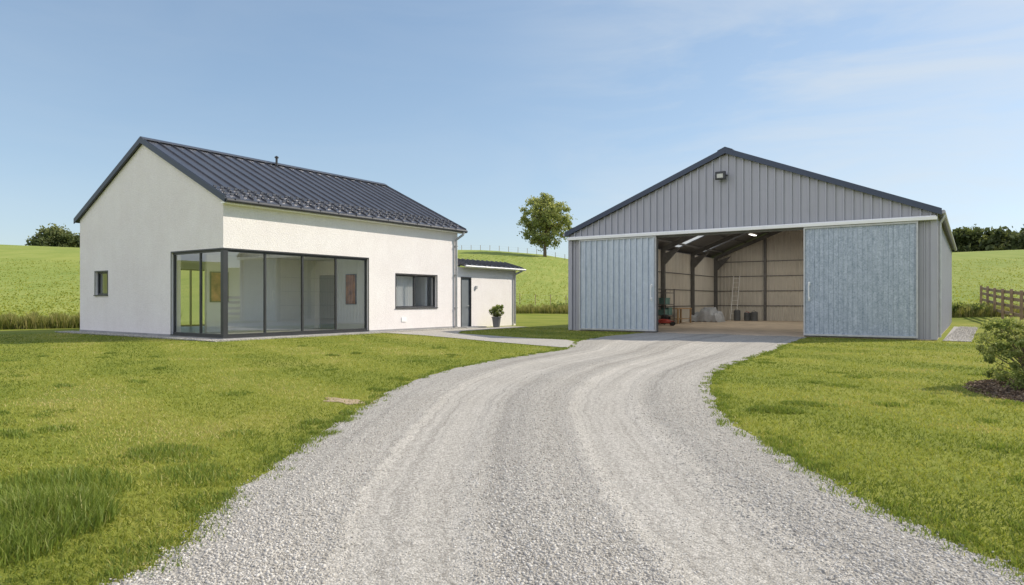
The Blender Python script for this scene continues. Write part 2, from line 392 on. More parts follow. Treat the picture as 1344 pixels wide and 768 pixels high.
n=60000; th=np.concatenate([rng.uniform(-44,-26,n*2//3),rng.uniform(-3,6,n//6),rng.uniform(31,42,n//6)])
Rv=np.interp(th,TH,RL)+rng.uniform(-.6,2.2,len(th))
tr=np.radians(th); x=Rv*np.sin(tr)*C35-Rv*np.cos(tr)*S35; y=Rv*np.sin(tr)*S35+Rv*np.cos(tr)*C35
h=(.35+.5*rng.random(len(x)))*(.8+.3*np.sin(th*3)*np.sin(th*7.3))
blades('meadow_grass',x,y,h,.012+.01*rng.random(len(x)),.5,rng.random(len(x)),m_tall)
n=24000; th=np.concatenate([rng.uniform(-43,-28,n//2),rng.uniform(-5,7,n//4),rng.uniform(31,41,n//4)]); Rv=np.interp(th,TH,RL)+1+70*rng.random(n)**1.6
tr=np.radians(th); x=Rv*np.sin(tr)*C35-Rv*np.cos(tr)*S35; y=Rv*np.sin(tr)*S35+Rv*np.cos(tr)*C35
blades('field_crop',x,y,.06+.08*rng.random(n),.04+.04*rng.random(n),1.8,.35+.3*rng.random(n),m_grass)

m_soil=M('dry_soil',(.38,.29,.18),.95,var=.35,vs=12,bs=40,bstr=.8,bd=.02)
P=[(-7.07+.42*math.cos(a)*(1+.25*math.sin(3*a)+.12*math.sin(7*a)),6.23+.22*math.sin(a)*(1+.3*math.cos(2*a)+.15*math.sin(5*a))) for a in [i*math.pi/20 for i in range(40)]]
flat('bare_soil_ground',P,.006,m_soil)
m_mulch=M('bark_mulch',(.14,.10,.07),.95,var=.5,vs=25,bs=35,bstr=1,bd=.05)
nr_,na_=14,48; V=[(MULCH[0],MULCH[1],.035)];F=[]
for k in range(1,nr_+1):
    for a in range(na_):
        t_=2*math.pi*a/na_; q=k/nr_*(1+.06*math.sin(3*t_)+.04*math.sin(7*t_))
        V.append((MULCH[0]+MULCH[2]*q*math.cos(t_),MULCH[1]+MULCH[3]*q*math.sin(t_),(.035*(1-(k/nr_)**3)+random.uniform(-.008,.012) if k<nr_ else -.01)))
for a in range(na_): F.append((0,1+a,1+(a+1)%na_))
for k in range(nr_-1):
    for a in range(na_): b=(a+1)%na_; F.append((1+k*na_+a,1+(k+1)*na_+a,1+(k+1)*na_+b,1+k*na_+b))
mb=MB(); mb.add(V,F); tag(mb.make('mulch_bed_ground',m_mulch),kind='structure')
n=9000; a=rng.random(n)*6.283; q=np.sqrt(rng.random(n))*1.02; x=MULCH[0]+MULCH[2]*q*np.cos(a); y=MULCH[1]+MULCH[3]*q*np.sin(a)
z=.035*(1-q**3)+.014; u=rng.normal(size=(n,3))*np.array([1,1,.35]); u/=np.linalg.norm(u,axis=1)[:,None]; vv=np.cross(u,rng.normal(size=(n,3))); vv/=np.linalg.norm(vv,axis=1)[:,None]
s=(.012+.022*rng.random(n))[:,None]; p0=np.stack([x,y,z],1)
V=np.stack([p0-u*s-vv*s*.3,p0+u*s-vv*s*.3,p0+u*s+vv*s*.3,p0-u*s+vv*s*.3],1).reshape(-1,3)
m_chip=leafmat('bark_chip',[(0,(.07,.048,.034)),(.6,(.22,.155,.105)),(1,(.38,.29,.20))],.0)
tag(bigmesh('bark_chips',V,4*np.arange(n)[:,None]+np.array([[0,1,2,3]]),m_chip,{'rnd':np.repeat(rng.random(n),4)}),kind='stuff')

# ------------------------------------------------------------ materials for buildings
def stucco():
    m,nt,out=newmat('white_render')
    tc=N(nt,'ShaderNodeTexCoord').outputs['Object']
    c=ramp(nt,noise(nt,tc,.9,6,.6),[(.3,(.79,.75,.75)),(.7,(.84,.81,.81))])
    c=mixc(nt,.4,c,ramp(nt,noise(nt,tc,24,4,.7),[(.35,(.80,.80,.80)),(.6,(1.05,1.05,1.05))]),'MULTIPLY')
    c=mixc(nt,.12,c,ramp(nt,noise(nt,mapping(nt,tc,(3,3,.3)),1.2,5,.6),[(.35,(.86,.86,.85)),(.65,(1.04,1.04,1.04))]),'MULTIPLY')
    p=N(nt,'ShaderNodeBsdfPrincipled'); p.inputs['Roughness'].default_value=.9; L(nt,c,p.inputs['Base Color'])
    L(nt,bump(nt,noise(nt,tc,20,5,.75),.6,.035),p.inputs['Normal']); L(nt,p.outputs[0],out.inputs[0]); return m
m_wall=stucco()
m_plinth=M('grey_plinth',(.30,.30,.305),.85,var=.15,bs=60,bstr=.3)
m_roof=M('anthracite_metal',(.115,.118,.135),.34,.55,var=.15,vs=1.2,streak=.2,bs=3,bstr=.08,bd=.01)
m_frame=M('dark_frame_paint',(.045,.047,.052),.4,.2,var=.1)
m_inner=M('interior_plaster',(.84,.83,.81),.9,var=.03)
m_floor=M('interior_floor_tile',(.42,.41,.39),.3,var=.10,vs=1.5)
m_idoor=M('interior_door_paint',(.17,.19,.21),.5,var=.08)
m_gdoor=M('pale_grey_door_paint',(.36,.40,.42),.5,var=.06)
m_zinc=M('zinc',(.50,.51,.52),.45,.3,var=.12,vs=6)
m_pipe=M('grey_downpipe',(.36,.37,.38),.45,.3,var=.12,vs=6)
m_white=M('white_paint',(.87,.87,.86),.5,var=.03)
def glassmat(name,tint,boost,base):
    # thin pane: Schlick reflectance from the angle between view and pane normal (same from both sides)
    m,nt,out=newmat(name)
    tr=N(nt,'ShaderNodeBsdfTransparent'); tr.inputs[0].default_value=(*tint,1)
    gl=N(nt,'ShaderNodeBsdfGlossy'); gl.inputs['Roughness'].default_value=.0
    tc=N(nt,'ShaderNodeTexCoord').outputs['Object']
    L(nt,bump(nt,noise(nt,tc,.7,1),.03,.02),gl.inputs['Normal'])
    ge=N(nt,'ShaderNodeNewGeometry')
    dt=math_(nt,'ABSOLUTE',vmath(nt,'DOT_PRODUCT',ge.outputs['Normal'],ge.outputs['Incoming']))
    sch=math_(nt,'POWER',math_(nt,'SUBTRACT',1,dt,True),5)
    f=math_(nt,'ADD',math_(nt,'MULTIPLY',sch,boost),base,True)
    mx=N(nt,'ShaderNodeMixShader'); L(nt,f,mx.inputs[0]); L(nt,tr.outputs[0],mx.inputs[1]); L(nt,gl.outputs[0],mx.inputs[2])
    L(nt,mx.outputs[0],out.inputs[0]); return m
m_glass=glassmat('window_glass',(.93,.95,.94),1.3,.20)
m_glass2=glassmat('small_window_glass',(.85,.88,.90),1.3,.24)

def wall(mb,axis,c,th,a0,a1,z0,z1,ops,apex=None):
    As=sorted(set([a0,a1]+[v for o in ops for v in o[:2]])); Zs=sorted(set([z0,z1]+[v for o in ops for v in o[2:]]))
    vid={};vs=[];fs=[]
    def vi(a,z):
        if (a,z) not in vid: vid[(a,z)]=len(vs); vs.append((a,z))
        return vid[(a,z)]
    for i in range(len(As)-1):
        for j in range(len(Zs)-1):
            ca,cz=(As[i]+As[i+1])/2,(Zs[j]+Zs[j+1])/2
            if any(o[0]<ca<o[1] and o[2]<cz<o[3] for o in ops): continue
            fs.append([vi(As[i],Zs[j]),vi(As[i+1],Zs[j]),vi(As[i+1],Zs[j+1]),vi(As[i],Zs[j+1])])
    if apex:
        fs.append([vi(a,z1) for a in As]+[vi(*apex)])
    cnt={}
    for f in fs:
        for k in range(len(f)):
            e=(f[k],f[(k+1)%len(f)]); cnt[frozenset(e)]=cnt.get(frozenset(e),[])+[e]
    n=len(vs)
    def P(v,off): return (v[0],c+off,v[1]) if axis=='x' else (c+off,v[0],v[1])
    V=[P(v,0) for v in vs]+[P(v,th) for v in vs]
    F=[tuple(f) for f in fs]+[tuple(n+i for i in reversed(f)) for f in fs]
    for e,l in cnt.items():
        if len(l)==1:
            a,b=l[0]; F.append((b,a,n+a,n+b))
    mb.add(V,F)

# ------------------------------------------------------------ house
HO=(-26.75,19.6,0)
house=empty('house',HO,'white rendered house with dark standing-seam metal roof and glazed corner','house')
XR,XL,YF,YB=-21.40,-32.10,13.41,25.90
mb=MB()
wall(mb,'x',YF,.35,XL,XR,0,4.84,[(-30.70,-29.63,1.6,2.55),(-24.71,XR,.12,3.12)],(-26.75,7.44))
wall(mb,'x',YB-.35,.35,XL,XR,0,4.84,[],(-26.75,7.44))
wall(mb,'y',XR,-.35,YF+.35,YB-.35,0,4.84,[(YF+.35,20.02,.12,3.12),(21.68,24.36,1.05,2.52)])
wall(mb,'y',XL,.35,YF+.35,YB-.35,0,4.84,[(15.2,19.9,.12,2.9)])
mb.make('wall',m_wall,house,HO)
mb=MB()
mb.box(XL-.012,XR+.012,YF-.012,YF+.1,0,.115); mb.box(XR-.1,XR+.012,YF+.101,YB,0,.115); mb.box(XL-.012,XL+.1,YF+.101,YB,0,.115)
mb.make('plinth',m_plinth,house,HO)
def rz(x): return 7.6-.488*abs(x+26.75)
XE=-21.12; XW=-32.38; Y0=YF-.10; Y1=YB+.30
mb=MB()
for xa,xb in ((-26.75,XE),(XW,-26.75)):
    mb.hexa([(xa,Y0,rz(xa)-.13),(xb,Y0,rz(xb)-.13),(xb,Y1,rz(xb)-.13),(xa,Y1,rz(xa)-.13),(xa,Y0,rz(xa)),(xb,Y0,rz(xb)),(xb,Y1,rz(xb)),(xa,Y1,rz(xa))])
    yy=Y0+.02
    while yy<Y1-.02:
        mb.hexa([(xa,yy,rz(xa)-.002),(xb,yy,rz(xb)-.002),(xb,yy+.028,rz(xb)-.002),(xa,yy+.028,rz(xa)-.002),(xa,yy+.006,rz(xa)+.06),(xb,yy+.006,rz(xb)+.06),(xb,yy+.022,rz(xb)+.06),(xa,yy+.022,rz(xa)+.06)])
        yy+=.53
roof=mb.make('roof',m_roof,house,HO,label='dark anthracite standing-seam metal roof')
mb=MB()
for sx in (1,-1):
    a=-26.75; b=-26.75+sx*.22
    mb.hexa([(a,Y0-.02,rz(a)+.05),(b,Y0-.02,rz(b)+.05),(b,Y1+.02,rz(b)+.05),(a,Y1+.02,rz(a)+.05),(a,Y0-.02,rz(a)+.08),(b,Y0-.02,rz(b)+.08),(b,Y1+.02,rz(b)+.08),(a,Y1+.02,rz(a)+.08)])
mb.make('ridge_cap',m_roof,roof,HO)
m_vtrim=M('dark_verge_metal',(.045,.055,.075),.45,.3,var=.1)
for yv0,yv1 in ((Y0-.035,Y0-.002),(Y1+.002,Y1+.035)):
    mb=MB()
    for xa,xb in ((-26.75,XE+.01),(-26.75,XW-.01)):
        mb.hexa([(xa,yv0,rz(xa)-.17),(xb,yv0,rz(xb)-.17),(xb,yv1,rz(xb)-.17),(xa,yv1,rz(xa)-.17),(xa,yv0,rz(xa)+.05),(xb,yv0,rz(xb)+.05),(xb,yv1,rz(xb)+.05),(xa,yv1,rz(xa)+.05)])
    mb.make('verge_trim',m_vtrim,roof,HO)
for row,x in enumerate((-21.42,-21.72,-22.02)):
    mb=MB(); z=rz(x); mb.box(x-.010,x+.010,Y0+.1,Y1-.1,z+.062,z+.072)
    yy=Y0+.12+(row%2)*.13
    while yy<Y1-.25:
        mb.box(x-.016,x+.022,yy,yy+.11,z+.005,z+.074); yy+=.265
    mb.make('snow_guard',m_roof,roof,HO)
mb=MB(); vx=-26.45; vy=19.2
mb.tube((vx,vy,rz(vx)-.05),(vx,vy,rz(vx)+.38),.05); mb.lathe((vx,vy,rz(vx)+.36),[(.09,0),(.09,.05),(.02,.10)],12)
mb.make('vent_pipe',m_frame,roof,HO)
mb=MB(); gx=XE+.055; gz=rz(XE)-.10
mb.tube((gx,Y0,gz),(gx,Y1,gz),.07,n=14)
for yy in np.arange(Y0+.3,Y1,.9): mb.box(gx-.08,gx+.078,yy,yy+.02,gz+.03,gz+.082)
mb.make('gutter',m_frame,house,HO,smooth=False)
mb=MB(); mb.box(XR+.002,XE-.002,Y0+.01,Y1-.01,4.66,4.72); mb.make('soffit',m_white,house,HO)
mb=MB(); mb.path([(gx,25.95,gz-.05),(gx,25.95,gz-.16),(XR+.085,25.70,gz-.42),(XR+.085,25.70,.1)],.055,10)
for z in (1.0,2.6,4.0): mb.box(XR+.005,XR+.15,25.63,25.77,z,z+.03)
mb.make('downpipe',m_pipe,house,HO)
gl=bpy.data.objects.new('corner_window',None); COL.objects.link(gl); gl.parent=house; gl.empty_display_size=.3
mb=MB(); xo=XR-.10; yo=YF+.10; W=.07; zb,zt=.122,3.118
mb.box(xo-.09,XR-.02,YF+.02,yo+.09,zb,zt)
for a in (-24.708,-22.98):
    mb.box(a,a+W,yo-.03,yo+.05,zb+.08,zt-.07)
mb.box(-24.708,xo-.092,yo-.04,yo+.06,zb,zb+.08); mb.box(-24.708,xo-.092,yo-.04,yo+.06,zt-.07,zt)
mb.box(xo-.06,xo+.04,yo+.092,20.018,zb,zb+.08); mb.box(xo-.06,xo+.04,yo+.092,20.018,zt-.07,zt)
for a in (15.08,16.72,18.34,19.95):
    mb.box(xo-.05,xo+.03,a,a+W,zb+.082,zt-.072)
mb.box(-24.76,XR+.006,YF-.008,YF+.05,3.115,3.165); mb.box(XR-.05,XR+.006,YF+.052,20.07,3.115,3.165)
mb.box(-24.76,-24.712,YF-.008,YF+.05,.12,3.113); mb.box(XR-.05,XR+.006,20.022,20.07,.12,3.113)
mb.box(-24.76,XR+.03,YF-.03,YF+.06,.085,.121); mb.box(XR-.05,XR+.03,YF+.062,20.07,.085,.121)
mb.make('window_frame',m_frame,gl,HO,label='dark slim aluminium frame')
xs_=[(-24.64,-22.98),(-22.91,xo-.09)]
for a,b in xs_:
    mb=MB(); mb.add([(a,yo,zb+.08),(b,yo,zb+.08),(b,yo,zt-.07),(a,yo,zt-.07)],[(0,1,2,3)]); mb.make('glass_pane',m_glass,gl,HO)
for a,b in ((yo+.09,15.08),(15.15,16.72),(16.79,18.34),(18.41,19.95)):
    mb=MB(); mb.add([(xo,a,zb+.08),(xo,b,zb+.08),(xo,b,zt-.07),(xo,a,zt-.07)],[(0,1,2,3)]); mb.make('glass_pane',m_glass,gl,HO)
def window(axis,c,sgn,a0,a1,z0,z1,mulls,parent,org,gm):
    w=bpy.data.objects.new('window',None); COL.objects.link(w); w.parent=parent; w.empty_display_size=.2
    def bx(mb,u0,u1,o0,o1,z0,z1):
        p,q=sorted((c+sgn*o0,c+sgn*o1))
        if axis=='x': mb.box(u0,u1,p,q,z0,z1)
        else: mb.box(p,q,u0,u1,z0,z1)
    mb=MB(); e=.002; f=.065
    bx(mb,a0+e,a0+f,.10,.18,z0+e,z1-e); bx(mb,a1-f,a1-e,.10,.18,z0+e,z1-e)
    bx(mb,a0+f+.001,a1-f-.001,.10,.18,z0+e,z0+f); bx(mb,a0+f+.001,a1-f-.001,.10,.18,z1-f,z1-e)
    for u in mulls: bx(mb,u-.035,u+.035,.095,.18,z0+f+.001,z1-f-.001)
    mb.make('window_frame',m_frame,w,org)
    mb=MB(); bx(mb,a0-.05,a0-.001,-.012,.04,z0-.04,z1+.05); bx(mb,a1+.001,a1+.05,-.012,.04,z0-.04,z1+.05)
    bx(mb,a0,a1,-.012,.04,z1+.001,z1+.05); bx(mb,a0,a1,-.011,.04,z0-.04,z0-.001); mb.make('window_surround',m_frame,w,org)
    mb=MB(); bx(mb,a0-.06,a1+.06,-.05,-.013,z0-.045,z0-.01); mb.make('window_sill',m_frame,w,org)
    mb=MB(); o=c+sgn*.14
    if axis=='x': mb.add([(a0+f,o,z0+f),(a1-f,o,z0+f),(a1-f,o,z1-f),(a0+f,o,z1-f)],[(0,1,2,3)])
    else: mb.add([(o,a0+f,z0+f),(o,a1-f,z0+f),(o,a1-f,z1-f),(o,a0+f,z1-f)],[(0,1,2,3)])
    mb.make('glass_pane',gm,w,org)
window('x',YF,1,-30.70,-29.63,1.6,2.55,[],house,HO,m_glass2)
window('y',XR,-1,21.68,24.36,1.05,2.52,[22.95],house,HO,m_glass2)
window('y',XL,1,15.2,19.9,.12,2.9,[16.8,18.3],house,HO,m_glass)  # far-side window added to light the room; field shows through it
# interior
mb=MB(); mb.box(XL+.36,XR-.36,YF+.36,YB-.36,.0,.118); mb.make('interior_floor',m_floor,house,HO)
mb=MB(); mb.box(XL+.36,XR-.36,YF+.36,YB-.36,3.17,3.25); mb.make('ceiling',m_inner,house,HO)
mb=MB(); mb.box(-25.2,-25.05,15.0,20.2,.12,3.165)
wall(mb,'x',20.2,.12,XL+.37,XR-.37,.12,3.165,[(-24.75,-23.65,.12,2.5)])
mb.box(-28.9,XR-.37,24.0,24.1,.12,3.165); mb.box(-24.0,-23.9,20.33,23.99,.12,3.165)
mb.make('interior_wall',m_inner,house,HO)
mb=MB(); mb.box(-24.74,-23.66,20.24,20.29,.125,2.49); idr=mb.make('interior_door',m_gdoor,house,HO)
mb=MB(); mb.path([(-23.78,20.23,1.15),(-23.78,20.19,1.15),(-23.92,20.19,1.15)],.012); mb.make('handle',m_zinc,idr,HO)
mb=MB(); corr_=[]
for k in range(46):
    yy=21.8+k*.033; corr_.append((XR-.42-.02*math.sin(k*1.9),yy))
mb.add([(a,b,z) for a,b in corr_ for z in (.9,2.55)],[(2*k,2*k+2,2*k+3,2*k+1) for k in range(45)]); mb.make('curtain',m_inner,house,HO)
m_can=M('canvas_paint',(.42,.19,.08),.8,var=.6,vs=3.0)
e=empty('painting',(-22.62,20.17,1.2),'brown and ochre abstract painting on the interior wall','painting')
mb=MB(); mb.box(-22.95,-22.3,20.155,20.196,1.2,2.5); mb.make('painting_frame',m_frame,e,(tuple(e.location)))
mb=MB(); mb.box(-22.92,-22.33,20.148,20.154,1.23,2.47); mb.make('canvas',m_can,e,(tuple(e.location)))
e=empty('painting',(-25.04,15.5,1.5),'dark brown abstract painting on the interior wall','painting')
mb=MB(); mb.box(-25.045,-25.0,15.12,15.9,1.3,2.5); mb.make('painting_frame',m_frame,e,tuple(e.location))
mb=MB(); mb.box(-24.999,-24.99,15.16,15.86,1.34,2.46); mb.make('canvas',m_can,e,tuple(e.location))
# annex
AX=-21.52
mb=MB(); wall(mb,'y',AX,-.3,YB+.002,31.1,0,3.03,[(26.30,27.14,.05,2.55)]); mb.box(-26,AX-.302,30.8,31.1,0,3.03); mb.box(-26,-25.7,YB+.002,30.798,0,3.03)
mb.make('annex_wall',m_wall,house,HO)
mb=MB()
prof_=[(-21.22,3.05),(-22.5,3.42),(-26.1,3.42)]
for (xa,za),(xb,zb_) in zip(prof_[:-1],prof_[1:]):
    mb.hexa([(xb,YB+.32,zb_),(xa,YB+.32,za),(xa,31.5,za),(xb,31.5,zb_),(xb,YB+.32,zb_+.10),(xa,YB+.32,za+.10),(xa,31.5,za+.10),(xb,31.5,zb_+.10)])
mb.box(-26.1,-21.5,YB+.002,YB+.319,3.05,3.2)
for yy in np.arange(YB+.4,31.5,.42):
    (xa,za),(xb,zb_)=prof_[0],prof_[1]
    mb.hexa([(xb,yy,zb_+.1),(xa,yy,za+.1),(xa,yy+.03,za+.1),(xb,yy+.03,zb_+.1),(xb,yy,zb_+.15),(xa,yy,za+.15),(xa,yy+.03,za+.15),(xb,yy+.03,zb_+.15)])
mb.make('annex_roof',m_roof,house,HO)
mb=MB(); mb.tube((-21.14,YB+.32,3.06),(-21.14,31.5,3.06),.055,n=12); mb.make('annex_gutter',m_zinc,house,HO)
mb=MB(); mb.path([(-21.16,31.2,3.0),(AX+.08,30.9,2.8),(AX+.08,30.9,.1)],.055,10); mb.make('downpipe',m_pipe,house,HO)
mb=MB(); mb.box(AX-.14,AX-.08,26.36,27.08,.06,2.49); mb.box(AX-.079,AX-.07,26.42,27.02,.2,.9);mb.box(AX-.079,AX-.07,26.42,27.02,1.0,2.4)
dd=mb.make('door',m_idoor,house,HO,label='dark grey entrance door')
mb=MB(); mb.path([(AX-.07,26.98,1.1),(AX-.02,26.98,1.1),(AX-.02,26.86,1.1)],.012); mb.make('handle',m_zinc,dd,HO)
mb=MB(); mb.box(AX-.16,AX+.01,26.302,26.358,.05,2.548);mb.box(AX-.16,AX+.01,27.082,27.138,.05,2.548);mb.box(AX-.16,AX+.01,26.359,27.081,2.492,2.548)
mb.make('door_frame',m_frame,dd,HO)
mb=MB(); mb.box(AX+.004,-20.9,26.0,27.6,0,.06); mb.make('doorstep',m_plinth,house,HO)
mb=MB(); mb.box(AX+.001,AX+.09,27.45,27.55,1.95,2.12); mb.make('wall_lamp',m_zinc,house,HO)
mb=MB(); mb.box(XR+.001,XR+.03,22.0,22.3,.42,.62); mb.make('vent_grille',m_white,house,HO)

# ------------------------------------------------------------ vegetation
m_bark=M('bark',(.16,.125,.09),.95,var=.3,vs=8,bs=15,bstr=.8,bd=.05)
m_leaf=leafmat('tree_leaf',[(0,(.14,.18,.07)),(.5,(.30,.34,.125)),(1,(.48,.48,.21))],.45)
m_dleaf=leafmat('wood_leaf',[(0,(.06,.08,.035)),(.5,(.125,.155,.062)),(1,(.22,.24,.10))],.4)
m_shrub=leafmat('shrub_leaf',[(0,(.10,.14,.04)),(.5,(.26,.32,.09)),(1,(.47,.49,.20))],.45)
def leaves(centers,rad,nper,ls,bright,asp=1.0):
    n=len(centers)*nper
    c=np.repeat(np.array(centers),nper,0); r=np.repeat(np.array(rad),nper)
    u=rng.normal(size=(n,3)); u/=np.linalg.norm(u,axis=1)[:,None]
    p=c+u*(r*rng.random(n)**.6*np.where(rng.random(n)<.12,1.45,1))[:,None]*np.array([1,1,.8])
    a=rng.normal(size=(n,3)); a/=np.linalg.norm(a,axis=1)[:,None]
    b=np.cross(a,rng.normal(size=(n,3))); b/=np.linalg.norm(b,axis=1)[:,None]
    s=(ls*(.5+.9*rng.random(n)))[:,None]
    V=np.stack([p-a*s,p+b*s*.5,p+a*s,p-b*s*.5],1).reshape(-1,3)
    F=4*np.arange(n)[:,None]+np.array([[0,1,2,3]])
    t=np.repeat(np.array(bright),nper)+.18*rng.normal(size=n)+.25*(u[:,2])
    return V,F,np.repeat(np.clip(t,0,1),4)
def tree(name,loc,h,cw,cb,nclump,nper,ls,label,cat='tree',crad=.2,seed=1,limbs=True,mat=None,group=None):
    rr=np.random.default_rng(seed)
    e=empty(name,loc,label,cat,group=group)
    ch=(h-cb)/2; cz=cb+ch
    cen=[];rad=[];br=[]
    for k in range(nclump):
        u=rr.normal(size=3); u/=np.linalg.norm(u); q=rr.random()**.4
        taper=1-.22*max(0,u[2])
        cc=np.array([u[0]*cw*taper*q*.88,u[1]*cw*taper*q*.88,cz+u[2]*ch*q*.88]); cen.append(cc)
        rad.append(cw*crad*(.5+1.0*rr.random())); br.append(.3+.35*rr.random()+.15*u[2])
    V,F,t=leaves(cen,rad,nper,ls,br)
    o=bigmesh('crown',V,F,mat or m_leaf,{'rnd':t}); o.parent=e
    mb=MB(); r=h*.022
    pts=[Vector((0,0,-.3)),Vector((.05*r,0,h*.15)),Vector((r,.5*r,h*.35)),Vector((.3*r,-r,h*.6)),Vector((0,0,h*.85))]; rs=[r*1.3,r,r*.8,r*.5,r*.12]
    for a in range(4): mb.tube(pts[a],pts[a+1],rs[a],rs[a+1],10)
    for k in range(0,nclump,3):
        c=Vector(cen[k]); t_=max(.0,min(.9,(c.z-ch*.5)/(h*.85)))
        s=pts[1].lerp(pts[4],max(0,min(1,t_))) ; mid=s.lerp(c,.5)+Vector((0,0,.05*h*(rr.random()-.3)))
        mb.tube(s,mid,r*.32,r*.18,6); mb.tube(mid,c,r*.18,r*.05,6)
    mb.make('trunk',m_bark,e,smooth=True); return e
tx,ty=-72.1,114.3
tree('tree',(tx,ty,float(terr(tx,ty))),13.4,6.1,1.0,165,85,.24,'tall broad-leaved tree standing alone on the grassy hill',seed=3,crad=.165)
bx_,by_=pol(-33.6,171); tree('tree',(bx_,by_,float(terr(bx_,by_))-.6),5.0,5.3,.1,60,150,.33,'low rounded dark green tree on the field crest',seed=8,crad=.24,mat=m_dleaf)
cen=[];rad=[];br=[]
for k in range(480):
    th=random.uniform(30,62); Rr=random.uniform(205,222); x_,y_=pol(th,Rr); z_=float(terr(x_,y_))
    hh=8.6+.5*math.sin(th*1.7)+random.uniform(-.4,.4)
    for q in range(3):
        cen.append((x_+random.uniform(-2,2),y_+random.uniform(-2,2),z_+hh*random.choice((.35,.6,.86)))); rad.append(random.uniform(1.3,2.3)); br.append(random.uniform(.0,.5))
V,F,t=leaves(cen,rad,45,.7,br)
tag(bigmesh('distant_wood',V,F,m_dleaf,{'rnd':t}),kind='stuff',label='dark green wood along the far field edge')
cen=[];rad=[];br=[]
for k in range(26):
    th=random.uniform(3.6,7.5); Rr=random.uniform(60,61.5); x_,y_=pol(th,Rr); cen.append((x_,y_,float(terr(x_,y_))+random.uniform(.2,.5))); rad.append(random.uniform(.3,.6)); br.append(random.uniform(.1,.5))
for k in range(30):
    th=random.uniform(31.5,35.2); Rr=random.uniform(53,55); x_,y_=pol(th,Rr); cen.append((x_,y_,float(terr(x_,y_))+random.uniform(.1,.6))); rad.append(random.uniform(.3,.6)); br.append(random.uniform(.2,.6))
V,F,t=leaves(cen,rad,160,.10,br)
tag(bigmesh('wild_undergrowth',V,F,m_shrub,{'rnd':t}),kind='stuff')
def shrub(loc,h,cw,seed,label):
    rr=np.random.default_rng(seed); e=empty('shrub',loc,label,'shrub',group='shrubs in the mulch bed')
    cen=[];rad=[];br=[]; mb=MB()
    for k in range(120):
        a=rr.random()*6.28; q=rr.random()**.5; zz=h*(.06+.88*rr.random()); w=cw*(1-.5*abs(zz/h-.4)**1.3)
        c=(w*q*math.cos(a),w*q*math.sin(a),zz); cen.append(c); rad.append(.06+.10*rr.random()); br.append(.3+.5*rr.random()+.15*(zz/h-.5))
        m_=Vector((c[0]*.35,c[1]*.35,zz*.5)); mb.tube((c[0]*.08,c[1]*.08,0),m_,.008,.006,5); mb.tube(m_,c,.006,.003,5)
    V,F,t=leaves(cen,rad,170,.022,br); o=bigmesh('crown',V,F,m_shrub,{'rnd':t}); o.parent=e
    mb.make('stem',m_bark,e)
shrub((.56,13.1,.03),1.08,.74,4,'dense light green shrub growing in the bark mulch')
shrub((1.75,13.9,.03),1.0,.6,9,'dense light green shrub growing in the bark mulch')
shrub((1.15,11.9,.03),.6,.45,12,'low light green shrub growing in the bark mulch')
e=empty('potted_plant',(-20.5,27.9,.012),'leafy green plant in a tapered dark grey pot','plant pot')
m_pot=M('pot_glaze',(.12,.125,.13),.5,var=.15)
mb=MB(); mb.lathe((0,0,0),[(.16,0),(.23,.48),(.255,.48),(.255,.53),(.22,.53),(.2,.46)],24); mb.make('pot',m_pot,e)
cen=[(random.uniform(-.28,.28),random.uniform(-.28,.28),random.uniform(.58,1.05)) for _ in range(34)]
V,F,t=leaves(cen,[.11]*34,60,.045,[random.uniform(.1,.6) for _ in range(34)]); o=bigmesh('foliage',V,F,m_shrub,{'rnd':t}); o.parent=e
mb=MB()
for c in cen[:12]: mb.tube((c[0]*.2,c[1]*.2,.45),c,.008,.004,5)
mb.make('stem',m_bark,e)

